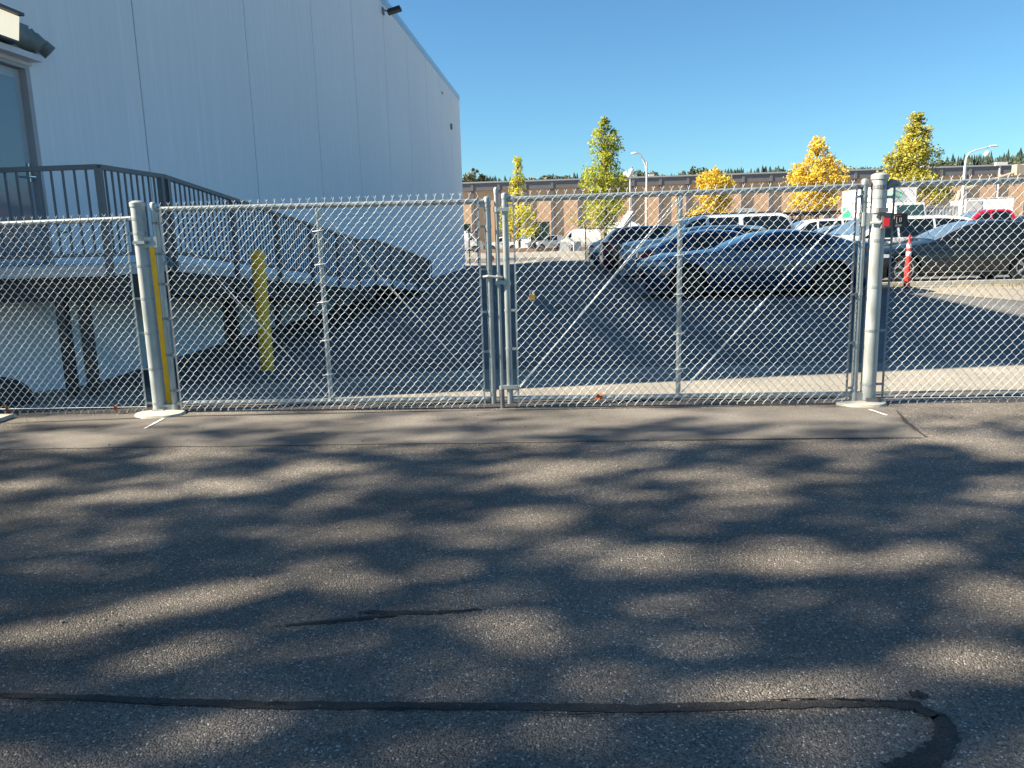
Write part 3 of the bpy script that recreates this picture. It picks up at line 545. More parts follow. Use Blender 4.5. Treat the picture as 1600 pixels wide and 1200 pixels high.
# ------------------------------------------------------------------ cars
def paint(name, c, metal=0.3, rough=0.3, coat=1.0): return M('paint_'+name, c, rough, metal, coat=coat)
def smoothprof(P, x): return float(np.interp(x, [p[0] for p in P], [p[1] for p in P]))
def prof_fn(P):
    """rounded profile: interpolate then box-smooth"""
    L = P[-1][0]; X = np.linspace(0, L, 241); Z = np.interp(X, [p[0] for p in P], [p[1] for p in P])
    k = np.ones(9)/9; Zp = np.concatenate([np.full(4, Z[0]), Z, np.full(4, Z[-1])]); Z = np.convolve(Zp, k, 'valid')
    return lambda x: float(np.interp(x, X, Z))
def car(label, x, y, P, W, belt, pnt, wheels, r=0.33, wins=(), ws=None, rw=None, group='cars parked in rows in the lot', flip=False, cat='car', name='parked_car', sill=0.20, head=None, tail=None, grille=None, rot=0.0, z=None, tumble=0.42, nose_r=0.55, extras=None, glass=None, roof_rail=False, marker=False, plate=None, trim=None, rimm=None):
    glass = glass or glass_m
    Lc = P[-1][0]; top = prof_fn(P); gzv = gz(x+Lc/2, y) if z is None else z
    root = empty(name, (x+Lc/2, y, gzv+0.006), (math.pi if flip else 0)+rot, label, cat, group)
    def w_(u):
        a = max(0, (nose_r-u)/nose_r); b = max(0, (u-(Lc-0.5))/0.5)
        return W/2*(1-0.20*a**2.0-0.16*b**2.0)
    def bel(u): return min(belt[0]+(belt[1]-belt[0])*u/Lc, ze(u)-0.012)
    def ze(u): return top(u)-0.055
    def wr(u): return 0.965*w_(u)-tumble*max(0, ze(u)-bel(u))
    def bul(u, yy): 
        s = (yy/(W/2))**2; return u+0.16*s*max(0, 1-u/1.0) - 0.10*s*max(0, (u-(Lc-0.8))/0.8)
    zb = sill; NL = 19
    def section(u):
        w = w_(u); b = bel(u); e = ze(u); t = top(u); wrr = wr(u); pts = [(0, zb+0.02), (0.5*w, zb+0.01), (0.90*w, zb)]
        for k in range(NL):
            s = k/(NL-1); zz = zb+0.05+(b-0.02-zb-0.05)*s
            yy = w*float(np.interp(s, [0, 0.15, 0.45, 0.72, 0.82, 1.0], [0.955, 0.985, 1.0, 0.995, 0.975, 0.968])); pts.append((yy, zz))
        for s in (0, 0.25, 0.5, 0.75, 0.94): pts.append((0.965*w+(wrr-0.965*w)*s, b+(e-b)*s))
        for s in (0.97, 0.9, 0.75, 0.5, 0.25, 0): yy = wrr*s; pts.append((yy, t-(t-e)*s**3*0.98))
        return pts
    def side(u, zz, off=0.006):
        pts = section(u)[3:3+NL+5]; 
        return bul(u, float(np.interp(zz, [p[1] for p in pts], [p[0] for p in pts]))), float(np.interp(zz, [p[1] for p in pts], [p[0] for p in pts]))+off
    n = int(Lc/0.055); U = [Lc*i/n for i in range(n+1)]; S = [section(u) for u in U]; K = len(S[0])
    ra = r+0.045; wz = r
    G = {}
    for sgn in (-1, 1):
        for i, u in enumerate(U):
            for k, (yy, zz) in enumerate(S[i]):
                X, Z = bul(u, yy), zz
                for wx in wheels:
                    if 2 <= k <= NL+2:
                        d = math.hypot(X-wx, Z-wz)
                        if abs(d-ra) < 0.030 and d > 0.01: X, Z = wx+(X-wx)*ra/d, wz+(Z-wz)*ra/d
                G[(sgn, i, k)] = (X-Lc/2, sgn*yy, Z)
    mb = MB(); idx = {}
    def vid(key):
        if key[2] in (0, K-1): key = (1, key[1], key[2])
        if key not in idx: idx[key] = len(mb.v); mb.v.append(G[key])
        return idx[key]
    for sgn in (-1, 1):
        for i in range(n):
            for k in range(K-1):
                q = [(sgn, i, k), (sgn, i+1, k), (sgn, i+1, k+1), (sgn, i, k+1)]
                cx = sum(G[a][0] for a in q)/4+Lc/2; cz = sum(G[a][2] for a in q)/4
                if 0 <= k <= NL+2 and any(math.hypot(cx-wx, cz-wz) < ra-0.002 for wx in wheels) and k >= 2: continue
                f = [vid(a) for a in q]; mb.f.append(tuple(f if sgn == 1 else f[::-1]))
    for i, inv in ((0, False), (n, True)):
        ring = [vid((1, i, k)) for k in range(K)]+[vid((-1, i, k)) for k in range(K-2, 0, -1)]
        c = len(mb.v); zc = (zb+top(U[i]))/2; mb.v.append((U[i]-Lc/2+(-0.02 if i == 0 else 0.02), 0, zc))
        for a, b in zip(ring, ring[1:]+ring[:1]): mb.f.append((a, b, c) if not inv else (b, a, c))
    body = mb.build('body', pnt, root, True)
    # underside / wheel housings
    d = MB(); d.box(0.25-Lc/2, Lc/2-0.25, -W/2+0.22, W/2-0.22, 0.16, 0.5); 
    for wx in wheels: d.box(wx-ra-Lc/2, wx+ra-Lc/2, -W/2+0.20, W/2-0.20, 0.3, wz+ra-0.01)
    d.build('underbody', black, root)
    # windows
    def strip(u0, u1, lo, hi, name, mat):
        for sgn in (-1, 1):
            q = MB(); N_ = 18; L = []
            for i in range(N_+1):
                u = u0+(u1-u0)*i/N_; zl = lo(u); zh = max(hi(u), zl+0.004)
                for s in (0, 0.33, 0.66, 1):
                    zz = zl+(zh-zl)*s; X, Y_ = side(u, zz, 0.005); L.append((X-Lc/2, sgn*Y_, zz))
            q.add(L, [tuple([(i*4+k), (i+1)*4+k, (i+1)*4+k+1, i*4+k+1][::sgn]) for i in range(N_) for k in range(3)]); q.build(name, mat, root, True)
    def hi(u): return min(ze(u-0.10) if u > 0.1 else ze(u), ze(min(Lc, u+0.10)), ze(u))-0.045
    for (a, b) in wins: strip(a, b, lambda u: bel(u)+0.025, hi, 'side_window', glass)
    def toppatch(u0, u1, fr, name, mat, N_=8):
        q = MB(); L = []; Mk = 12
        for i in range(N_+1):
            u = u0+(u1-u0)*i/N_; nx = (top(u+0.03)-top(u-0.03))/0.06; nl = math.hypot(1, nx)
            for k in range(Mk+1):
                s = (-1+2*k/Mk)*fr; yy = wr(u)*s; L.append((bul(u, yy)-Lc/2-nx/nl*0.008, yy, top(u)-(top(u)-ze(u))*abs(s)**3*0.98+0.008/nl))
        q.add(L, [(i*(Mk+1)+k, (i+1)*(Mk+1)+k, (i+1)*(Mk+1)+k+1, i*(Mk+1)+k+1) for i in range(N_) for k in range(Mk)]); return q.build(name, mat, root, True)
    if ws: toppatch(ws[0], ws[1], 0.93, 'windshield', ws_glass)
    if rw: toppatch(rw[0], rw[1], 0.90, 'rear_window', glass)
    # lights as conforming patches
    def lamp(u0, u1, z0, z1, nm, mat, front=True):
        for sgn in (-1, 1):
            q = MB(); L = []
            for i in range(9):
                u = u0+(u1-u0)*i/8
                for s in (0, 0.5, 1):
                    zz = (z0+(z1-z0)*s)-0.02*(i/8 if front else 1-i/8)*(1 if s == 1 else -1)
                    X, Y_ = side(max(0, min(Lc, u)), zz, 0.007); L.append((X-Lc/2, sgn*Y_, zz))
            q.add(L, [tuple([(i*3+k), (i+1)*3+k, (i+1)*3+k+1, i*3+k+1][::sgn]) for i in range(8) for k in range(2)])
            e = 0 if front else 8; ux = u0 if front else u1
            X0_ = (-0.022 if front else 0.022)
            y1 = abs(L[e*3][1]); fv = []
            for yy in (y1, y1*0.55):
                for zz in (z0, z1): fv.append((bul(0 if front else Lc, yy)-Lc/2+X0_*0.7, sgn*yy, zz))
            q.add(fv, [(0, 1, 3, 2)]); q.build(nm, mat, root)
    if head: lamp(0.0, head[0], head[1], head[2], 'headlight', head_lens, True)
    if tail: lamp(Lc-tail[0], Lc, tail[1], tail[2], 'taillight', red_lens, False)
    if marker: 
        for sgn in (-1, 1):
            X, Y_ = side(0.34, 0.52, 0.008); X2, Y2 = side(0.46, 0.52, 0.008); q = MB(); q.add([(X-Lc/2, sgn*Y_, 0.49), (X2-Lc/2, sgn*Y2, 0.49), (X2-Lc/2, sgn*Y2, 0.55), (X-Lc/2, sgn*Y_, 0.55)], [(0, 1, 2, 3)]); q.build('side_marker', amber_lens, root)
    if grille:
        q = MB(); fv = []
        for k in range(9):
            yy = (-1+2*k/8)*grille[0]
            for zz in (grille[1], grille[2]): fv.append((bul(0, yy)-Lc/2-0.028, yy, zz))
        q.add(fv, [(2*k, 2*k+1, 2*k+3, 2*k+2) for k in range(8)]); q.build('grille', black, root)
    q = MB(); fv = [(Lc/2+0.026, yy, zz) for yy in (-0.26, 0.26) for zz in (0.62, 0.76)]; q.add(fv, [(0, 2, 3, 1)]); q.build('licence_plate', white_trim, root)
    # door seams and handles
    for k, (a, b) in enumerate(wins):
        if k > 2: break
        for sgn in (-1, 1):
            q = MB(); vs = []
            for zz in lin(zb+0.09, bel(b), 8):
                X, Y_ = side(b+0.03, zz, 0.0025); vs += [(X-0.005-Lc/2, sgn*Y_, zz), (X+0.005-Lc/2, sgn*Y_, zz)]
            q.add(vs, [(2*i, 2*i+1, 2*i+3, 2*i+2) for i in range(8)]); q.build('door_seam', black, root)
            if k < 2 and b-a > 0.6:
                X, Y_ = side(b-0.12, bel(b)-0.10, 0.012); q = MB(); q.box(X-0.09-Lc/2, X+0.07-Lc/2, sgn*Y_-0.012, sgn*Y_+0.012, bel(b)-0.115, bel(b)-0.085); q.build('door_handle', pnt, root)
    if trim:
        for sgn in (-1, 1):
            q = MB(); vs = []
            for u in lin(wheels[0]+ra+.03, wheels[1]-ra-.03, 10):
                for zz in trim: X, Y_ = side(u, zz, 0.012); vs.append((X-Lc/2, sgn*Y_, zz))
            q.add(vs, [(2*i, 2*i+2, 2*i+3, 2*i+1) for i in range(10)]); q.build('sill_trim', rim_m, root)
    # mirrors
    if ws:
        for sgn in (-1, 1):
            u = ws[0]+0.42; X, Y_ = side(u, bel(u)+0.02, 0.0); q = MB(); q.ell((X-Lc/2, sgn*(Y_+0.11), bel(u)+0.06), 0.07, 0.12, 0.075, 12, 8); q.build('mirror', pnt, root, True)
    if roof_rail:
        a, b = ws[1]+0.2, rw[0]-0.2
        for sgn in (-1, 1):
            q = MB(); q.tube([(a-Lc/2, sgn*wr(a)*0.85, top(a)), (a+0.1-Lc/2, sgn*wr(a)*0.85, top(a)+0.05), (b-0.1-Lc/2, sgn*wr(b)*0.85, top(b)+0.05), (b-Lc/2, sgn*wr(b)*0.85, top(b))], 0.014, 6); q.build('roof_rail', black, root)
    # wheels
    for wx in wheels:
        for sgn in (-1, 1):
            yo = sgn*(W/2-0.025); yi = sgn*(W/2-0.24); q = MB()
            prof = [(r*0.66, yo), (r*0.93, yo), (r*0.985, yo-sgn*0.025), (r, yo-sgn*0.06), (r, yi+sgn*0.05), (r*0.9, yi), (r*0.3, yi)]
            q.lathe(prof, (wx-Lc/2, 0, wz), 26, 'y'); wh = q.build('wheel', tyre_m, root, True)
            q = MB(); rr2 = r*0.66
            q.lathe([(rr2, 0), (rr2, 0.006), (rr2*0.90, 0.006), (rr2*0.89, -0.03)], (wx-Lc/2, yo, wz), 26, 'y') if sgn > 0 else q.lathe([(rr2, 0), (rr2, -0.006), (rr2*0.90, -0.006), (rr2*0.89, 0.03)], (wx-Lc/2, yo, wz), 26, 'y')
            q.f = [f for f in q.f if len(f) == 4]
            for s5 in range(5):
                for dd in (-0.16, 0.16):
                    a = 2*math.pi*s5/5+dd; ux, uz = math.cos(a), math.sin(a); ca, sa = math.cos(a+1.57), math.sin(a+1.57)
                    b0 = 2*math.pi*s5/5
                    p0 = (wx-Lc/2+0.04*math.cos(b0), wz+0.04*math.sin(b0)); p1 = (wx-Lc/2+rr2*0.92*ux, wz+rr2*0.92*uz)
                    yy0, yy1 = yo-sgn*0.028, yo+sgn*0.002; hw = 0.013
                    q.add([(p0[0]-ca*hw, yy1, p0[1]-sa*hw), (p0[0]+ca*hw, yy1, p0[1]+sa*hw), (p1[0]+ca*hw, yy1, p1[1]+sa*hw), (p1[0]-ca*hw, yy1, p1[1]-sa*hw), (p0[0]-ca*hw, yy0, p0[1]-sa*hw), (p0[0]+ca*hw, yy0, p0[1]+sa*hw), (p1[0]+ca*hw, yy0, p1[1]+sa*hw), (p1[0]-ca*hw, yy0, p1[1]-sa*hw)], [(0, 1, 2, 3), (0, 4, 5, 1), (3, 2, 6, 7), (1, 5, 6, 2), (0, 3, 7, 4)])
            q.lathe([(0.05, -0.02), (0.05, 0.004), (0.001, 0.008)] if sgn > 0 else [(0.05, 0.02), (0.05, -0.004), (0.001, -0.008)], (wx-Lc/2, yo, wz), 12, 'y')
            q.build('rim', rimm or rim_m, wh)
            q = MB(); q.lathe([(rr2*0.9, 0), (0.001, 0)], (wx-Lc/2, yo-sgn*0.035, wz), 20, 'y'); q.f = q.f[:20]; q.build('brake_disc', black, wh)
    if extras: extras(root, Lc, W, top)
    return root
SEDAN = [(0, 0.62), (0.10, 0.72), (0.55, 0.86), (1.35, 0.985), (1.60, 1.03), (2.05, 1.24), (2.40, 1.38), (2.85, 1.455), (3.20, 1.455), (3.60, 1.40), (4.05, 1.26), (4.45, 1.10), (4.70, 1.07), (4.87, 0.98), (4.90, 0.85)]
COUPE = [(0, 0.66), (0.08, 0.80), (0.5, 0.92), (1.50, 1.00), (1.62, 1.02), (2.00, 1.16), (2.42, 1.30), (2.80, 1.355), (3.15, 1.355), (3.60, 1.30), (4.05, 1.17), (4.35, 1.08), (4.62, 1.09), (4.76, 1.03), (4.80, 0.82)]
SUV = [(0, 0.70), (0.08, 0.90), (0.45, 1.02), (1.05, 1.10), (1.20, 1.14), (1.60, 1.42), (1.85, 1.58), (2.3, 1.64), (3.4, 1.64), (4.0, 1.58), (4.25, 1.38), (4.45, 1.12), (4.55, 1.02), (4.58, 0.75)]
BIGSUV = [(0, 0.85), (0.06, 1.08), (0.4, 1.14), (1.30, 1.20), (1.45, 1.25), (1.85, 1.58), (2.15, 1.80), (2.6, 1.88), (5.1, 1.89), (5.35, 1.78), (5.52, 1.30), (5.60, 1.15), (5.62, 0.8)]
VAN = [(0, 0.85), (0.08, 1.05), (0.5, 1.20), (0.8, 1.30), (1.35, 1.85), (1.75, 2.22), (2.4, 2.35), (5.4, 2.36), (5.55, 2.25), (5.6, 1.0)]
PICKUP = [(0, 0.85), (0.06, 1.05), (0.4, 1.12), (1.35, 1.17), (1.5, 1.22), (1.95, 1.58), (2.2, 1.78), (2.6, 1.84), (3.5, 1.84), (3.62, 1.70), (3.72, 1.18), (5.6, 1.17), (5.68, 1.1), (5.7, 0.85)]
def sc(P, k, h=1.0): return [(a*k, b*h) for a, b in P]
navy = paint('navy_blue', (0.008, 0.050, 0.125), 0.5); charcoal = paint('charcoal', (0.008, 0.010, 0.013), 0.2, 0.32, 0.45); deepblue = paint('deep_blue', (0.006, 0.035, 0.13), 0.5)
silverblue = paint('silver_blue', (0.22, 0.34, 0.42), 0.5); darkred = paint('dark_red', (0.10, 0.006, 0.020), 0.3); whitep = paint('white', (0.72, 0.72, 0.70), 0.0); slate = paint('slate_blue', (0.025, 0.06, 0.11), 0.4)
silver = paint('silver', (0.45, 0.45, 0.46), 0.6); redp = paint('red', (0.42, 0.01, 0.03), 0.1); blackp = paint('black', (0.008, 0.009, 0.011), 0.2)
GA = 'cars parked in the near row, in the shade'; GB = 'cars parked in the second row, towards the sun'; GC = 'vehicles far off in front of the tan building'
car('dark blue coupe parked nearest the gate, nose left, seen through the right leaf', 1.52, 17.25, sc(COUPE, 1.0), 1.90, (0.90, 1.02), navy, (0.95, 3.78), 0.345, ((1.78, 3.00), (3.07, 3.75)), (1.62, 2.42), (3.55, 4.25), GA, head=(0.42, 0.66, 0.78), tail=(0.30, 0.84, 0.96), grille=(0.62, 0.34, 0.56), sill=0.17, marker=True, nose_r=0.5, rimm=rim_dark)
car('dark navy sedan second in the shaded row, tail left, behind the coupe', 1.75, 20.15, sc(SEDAN, 0.96, 0.97), 1.83, (0.88, 0.99), deepblue, (0.92, 3.62), 0.325, ((1.72, 2.62), (2.68, 3.52), (3.57, 3.95)), (1.62, 2.55), (3.35, 4.15), GA, flip=True, head=(0.4, 0.60, 0.74), tail=(0.32, 0.78, 0.92), grille=(0.55, 0.3, 0.5))
car('silver-blue compact SUV third in the shaded row, with amber side marker', 1.52, 23.0, sc(SUV, 0.98, 0.93), 1.82, (0.98, 1.02), silverblue, (0.86, 3.45), 0.34, ((1.35, 2.15), (2.21, 3.05), (3.1, 3.85)), (1.22, 1.85), (3.98, 4.4), GA, head=(0.4, 0.72, 0.86), tail=(0.25, 0.85, 1.05), grille=(0.55, 0.45, 0.68), marker=True)
car('long white SUV with dark windows and tall roof, beyond the silver-blue one', 1.72, 26.1, sc(BIGSUV, 0.985), 2.02, (1.16, 1.20), whitep, (1.0, 4.15), 0.39, ((1.65, 2.62), (2.72, 3.62), (3.76, 5.25)), (1.50, 2.15), (5.25, 5.5), GA, head=(0.3, 0.86, 1.02), tail=(0.12, 0.95, 1.35), grille=(0.6, 0.6, 0.95), tumble=0.30, roof_rail=True)
car('dark red SUV in the shaded row, beyond the long white SUV', 1.22, 29.1, sc(SUV, 1.02, 1.0), 1.84, (1.0, 1.05), darkred, (0.88, 3.55), 0.35, ((1.38, 2.2), (2.26, 3.1), (3.16, 3.95)), (1.22, 1.9), (4.0, 4.45), GA, flip=True, head=(0.4, 0.72, 0.86), tail=(0.3, 0.85, 1.1))
car('dark blue hatchback in the shaded row, beyond the red SUV', 0.95, 32.0, sc(SUV, 0.95, 0.90), 1.8, (0.95, 1.0), slate, (0.82, 3.35), 0.33, ((1.28, 2.1), (2.16, 3.0), (3.06, 3.7)), (1.18, 1.8), (3.75, 4.2), GA, head=(0.4, 0.68, 0.82), tail=(0.3, 0.8, 1.0), grille=(0.5, 0.4, 0.6))
car('black sedan at the far end of the shaded row', 0.9, 35.6, sc(SEDAN, 0.97), 1.82, (0.88, 0.98), blackp, (0.92, 3.62), 0.325, ((1.72, 2.62), (2.68, 3.6)), (1.62, 2.55), (3.35, 4.15), GA, head=(0.4, 0.6, 0.74), tail=(0.3, 0.75, 0.9))
car('white sedan in sunlight past the end of the shaded row, tail left', 1.35, 48.6, sc(SEDAN, 0.97), 1.82, (0.88, 0.98), whitep, (0.92, 3.62), 0.325, ((1.72, 2.62), (2.68, 3.6)), (1.62, 2.55), (3.35, 4.15), GA, flip=True, head=(0.4, 0.6, 0.74), tail=(0.3, 0.75, 0.92))
# second row
car('charcoal sedan with silver wheels parked behind the red delineator post', 6.95, 20.0, sc(SEDAN, 1.0, 1.0), 1.84, (0.90, 1.00), charcoal, (0.92, 3.66), 0.345, ((1.72, 2.66), (2.73, 3.62), (3.68, 4.02)), (1.62, 2.60), (3.40, 4.25), GB, head=(0.55, 0.62, 0.73), tail=(0.35, 0.8, 0.93), grille=(0.6, 0.3, 0.6), trim=(0.26, 0.285))
car('white crossover just beyond the charcoal sedan, long white hood', 6.55, 22.9, sc(SUV, 1.06, 1.0), 1.88, (1.02, 1.07), whitep, (0.92, 3.70), 0.36, ((1.45, 2.3), (2.36, 3.25), (3.31, 4.15)), (1.28, 1.98), (4.2, 4.65), GB, head=(0.5, 0.76, 0.88), tail=(0.3, 0.9, 1.05), grille=(0.55, 0.45, 0.7), marker=True)
car('dark blue SUV with blue-reflecting windshield beyond the white crossover', 7.2, 25.9, sc(SUV, 1.04, 1.02), 1.86, (1.03, 1.07), slate, (0.90, 3.62), 0.36, ((1.42, 2.25), (2.31, 3.2), (3.26, 4.05)), (1.25, 1.93), (4.12, 4.6), GB, head=(0.5, 0.76, 0.88), tail=(0.3, 0.9, 1.05), grille=(0.55, 0.45, 0.7))
car('low dark blue sedan between the dark SUV and the white pickup', 6.75, 29.0, sc(SEDAN, 1.0, 1.02), 1.84, (0.90, 1.00), navy, (0.92, 3.66), 0.33, ((1.72, 2.66), (2.73, 3.62)), (1.62, 2.60), (3.40, 4.25), GB, head=(0.5, 0.62, 0.73), tail=(0.35, 0.8, 0.93), grille=(0.6, 0.3, 0.6))
car('white SUV with slanted windshield in front of a dark pickup', 7.35, 32.5, sc(BIGSUV, 0.88, 0.93), 1.95, (1.08, 1.12), whitep, (0.9, 3.72), 0.37, ((1.45, 2.32), (2.40, 3.25), (3.34, 4.6)), (1.34, 1.9), (4.65, 4.85), GB, head=(0.3, 0.8, 0.95), tail=(0.12, 0.9, 1.2), tumble=0.30)
def rack(root, Lc, W, top):
    q = MB()
    for a in (0.2, 1.0, 1.8): q.tube([(a, -0.8, 1.15), (a, -0.8, 1.98), (a, 0.8, 1.98), (a, 0.8, 1.15)], 0.03, 6)
    for yy in (-0.8, 0.8): q.tube([(-0.4, yy, 2.0), (2.3, yy, 2.0)], 0.03, 6)
    q.build('ladder_rack', black, root)
    q = MB(); q.tube([(-0.6, -0.3, 2.06), (2.4, -0.25, 2.10)], 0.05, 6); q.tube([(-0.5, 0.2, 2.07), (2.2, 0.35, 2.08)], 0.07, 6); q.box(0.6, 1.9, -0.2, 0.2, 2.03, 2.14); q.build('rack_load', rust_dark, root)
car('black pickup with a loaded ladder rack behind the long white SUV', 6.9, 36.4, sc(PICKUP, 0.95, 1.0), 1.95, (1.12, 1.15), blackp, (0.95, 4.0), 0.39, ((1.62, 2.5), (2.57, 3.25)), (1.48, 2.1), (3.33, 3.5), GB, extras=rack, cat='pickup truck', name='pickup_truck')
car('red pickup truck beyond the charcoal sedan, near the box truck', 15.3, 36.0, sc(PICKUP, 1.0, 1.08), 2.0, (1.22, 1.26), redp, (1.0, 4.3), 0.41, ((1.68, 2.6), (2.70, 3.45)), (1.52, 2.2), (3.52, 3.7), GB, cat='pickup truck', name='pickup_truck', head=(0.3, 0.9, 1.05), tail=(0.2, 0.95, 1.2), glass=None)
car('silver-white hatchback with red tail lamp at the right edge', 13.75, 26.0, sc(SUV, 1.0, 1.0), 1.84, (1.02, 1.07), whitep, (0.9, 3.55), 0.35, ((1.38, 2.2), (2.26, 3.1)), (1.25, 1.9), (4.0, 4.45), GB, flip=True, head=(0.4, 0.72, 0.86), tail=(0.35, 0.98, 1.12))
car('pale grey sedan between the white crossover and the red pickup', 10.4, 28.8, sc(SEDAN, 0.97, 1.06), 1.82, (0.95, 1.05), silver, (0.92, 3.62), 0.33, ((1.72, 2.62), (2.68, 3.6)), (1.62, 2.55), (3.35, 4.15), GB, head=(0.4, 0.6, 0.74), tail=(0.3, 0.75, 0.92))
# far vehicles in front of the tan building
def far(label, x, y, P, W, belt, pnt, wh, wins, ws, rw, **k): return car(label, x, y, P, W, belt, pnt, wh, 0.35, wins, ws, rw, GC, **k)
far('white cargo van at the far left beside the corner of the white building', -14.4, 90, sc(VAN, 0.92, 1.03), 2.1, (1.3, 1.35), whitep, (1.0, 4.1), ((0.95, 1.7),), (0.78, 1.5), None, cat='van', name='cargo_van', flip=True, sill=0.3)
far('white pickup truck far off next to the cargo van', -9.2, 90.5, sc(PICKUP, 0.75, 0.9), 1.9, (1.05, 1.08), whitep, (0.8, 3.2), ((1.3, 2.0), (2.05, 2.55)), (1.12, 1.6), None, cat='pickup truck', name='pickup_truck')
far('white SUV far off right of the thin yellow tree', -5.9, 89.6, sc(SUV, 0.60, 1.07), 1.85, (1.05, 1.1), whitep, (0.6, 2.1), ((0.8, 1.4), (1.45, 2.0)), (0.75, 1.15), (2.4, 2.65), rot=R(70), head=(0.3, 0.75, 0.9), tail=(0.3, 0.9, 1.1))
far('silver SUV far off under the dark windows of the tan building', -3.5, 89.6, sc(SUV, 0.78, 1.03), 1.85, (1.05, 1.1), silver, (0.75, 2.8), ((1.05, 1.75), (1.8, 2.5)), (0.95, 1.5), (3.0, 3.4), head=(0.3, 0.75, 0.9), tail=(0.3, 0.9, 1.1))
far('white delivery van far off with sloping nose to the left', -0.9, 89.6, sc(VAN, 0.85, 0.97), 2.0, (1.25, 1.3), whitep, (0.85, 3.8), ((0.85, 1.5),), (0.7, 1.3), None, cat='van', name='cargo_van', sill=0.28, head=(0.3, 0.8, 0.95))
far('long white high-roof van behind the shaded row of cars', 4.0, 88, sc(VAN, 1.0, 1.22), 2.2, (1.5, 1.55), whitep, (1.0, 4.5), ((0.95, 1.8),), (0.78, 1.6), None, cat='van', name='cargo_van', flip=True, sill=0.3)
far('dark sedan far off between the pickup and the small white SUV', -7.2, 92.5, sc(SEDAN, 0.9, 1.0), 1.82, (0.88, 0.98), slate, (0.85, 3.3), ((1.55, 2.4), (2.46, 3.3)), (1.5, 2.3), (3.1, 3.8))
far('white sedan far off beneath the second tan bay', 5.2, 86.4, sc(SEDAN, 0.95), 1.82, (0.88, 0.98), whitep, (0.9, 3.5), ((1.65, 2.5), (2.56, 3.4)), (1.55, 2.4), (3.2, 4.0))
# concrete barrier blocks
bb = M('grey_block', (0.40, 0.41, 0.41), 0.8, var=0.2, vscale=1.5)
for i, (x, s) in enumerate([(-0.2, 1.0), (1.0, 0.86)]):
    mb = MB(); mb.add([(-0.5*s, -0.5, 0), (0.5*s, -0.5, 0), (0.5*s, 0.5, 0), (-0.5*s, 0.5, 0), (-0.42*s, -0.35, 0.95), (0.42*s, -0.35, 0.95), (0.42*s, 0.35, 0.95), (-0.42*s, 0.35, 0.95)], [(0, 3, 2, 1), (4, 5, 6, 7), (0, 1, 5, 4), (1, 2, 6, 5), (2, 3, 7, 6), (3, 0, 4, 7)])
    o = mb.build('concrete_block', bb); o.location = (x, 80.5, 0.006); o.rotation_euler = (0, 0, 0.3*i)
    tag(o, ['larger grey block far off, left of the white delivery van wheel', 'smaller grey block far off, nearest the rear fence post'][i], 'barrier block')
# box trucks
def box_truck(label, x, y, w, l, ztop, rz, cab=True):
    t = empty('box_truck', (x, y, 0.006), rz, label, 'truck', None)
    MB().box(-w/2, w/2, 0.0, l, 1.0, ztop).build('cargo_box', white_trim, t); mb = MB()
    for sx in (-1, 1): mb.box(sx*w/2-0.03, sx*w/2+0.03, -0.03, 0.03, 1.0, ztop+0.01); mb.box(sx*w/2-0.03, sx*w/2+0.03, l-0.03, l+0.03, 1.0, ztop+0.01)
    mb.box(-w/2-0.03, w/2+0.03, -0.03, 0.03, ztop+0.011, ztop+0.07); mb.box(-w/2-0.03, w/2+0.03, 0.031, l+0.03, ztop+0.011, ztop+0.05); mb.build('box_trim', M('trim_grey', (0.5, 0.5, 0.5), 0.5), t)
    MB().box(-w/2+0.2, w/2-0.2, 0, l, 0.6, 0.99).build('chassis', black, t)
    if cab:
        c = MB(); c.add([(-w/2+.08, -1.9, 0.5), (w/2-.08, -1.9, 0.5), (w/2-.08, -0.1, 0.5), (-w/2+.08, -0.1, 0.5), (-w/2+.08, -1.9, 1.5), (w/2-.08, -1.9, 1.5), (w/2-.08, -0.1, 1.5), (-w/2+.08, -0.1, 1.5), (-w/2+.16, -1.55, 2.85), (w/2-.16, -1.55, 2.85), (w/2-.16, -0.1, 2.9), (-w/2+.16, -0.1, 2.9)],
              [(0, 3, 2, 1), (0, 1, 5, 4), (1, 2, 6, 5), (2, 3, 7, 6), (3, 0, 4, 7), (4, 5, 9, 8), (5, 6, 10, 9), (6, 7, 11, 10), (7, 4, 8, 11), (8, 9, 10, 11)])
        c.build('cab', white_trim, t)
        g = MB(); g.add([(-w/2+.16, -1.88, 1.62), (w/2-.16, -1.88, 1.62), (w/2-.24, -1.60, 2.72), (-w/2+.24, -1.60, 2.72)], [(0, 1, 2, 3)]); g.build('windshield', M('green_tint_glass', (0.03, 0.07, 0.07), 0.06, spec=0.7), t)
        g = MB(); g.box(-0.7, 0.7, -1.93, -1.905, 0.8, 1.3); g.build('grille', black, t)
        for sx in (-1, 1): MB().box(sx*(w/2+0.1)-0.1, sx*(w/2+0.1)+0.1, -1.75, -1.6, 1.7, 2.3).build('mirror', black, t)
    for (wy) in ((-1.1, l-1.4) if cab else (0.9, l-1.4)):
        for sx in (-1, 1):
            q = MB(); q.lathe([(0.30, 0), (0.46, 0), (0.48, 0.04), (0.48, 0.22), (0.3, 0.25)], (sx*(w/2-0.05)-(0.25 if sx > 0 else 0), wy, 0.48), 18, 'x'); q.build('wheel', tyre_m, t)
    return t
green = M('green_logo', (0.015, 0.36, 0.16), 0.5)
t = box_truck('white box truck facing the camera, green emblem on its side, behind the thick right post', 20.05, 50.0, 1.95, 7.0, 3.92, 0)
mb = MB(); xs_ = -0.985
arc = [(xs_, 6.85-0.02-2.3*math.sin(q), 1.35+1.55*math.cos(q)) for q in lin(0, math.pi/2, 10)]
mb.add([(xs_, 6.85, 1.35)]+arc, [(0, k+1, k+2) for k in range(10)]); mb.build('green_emblem', green, t)
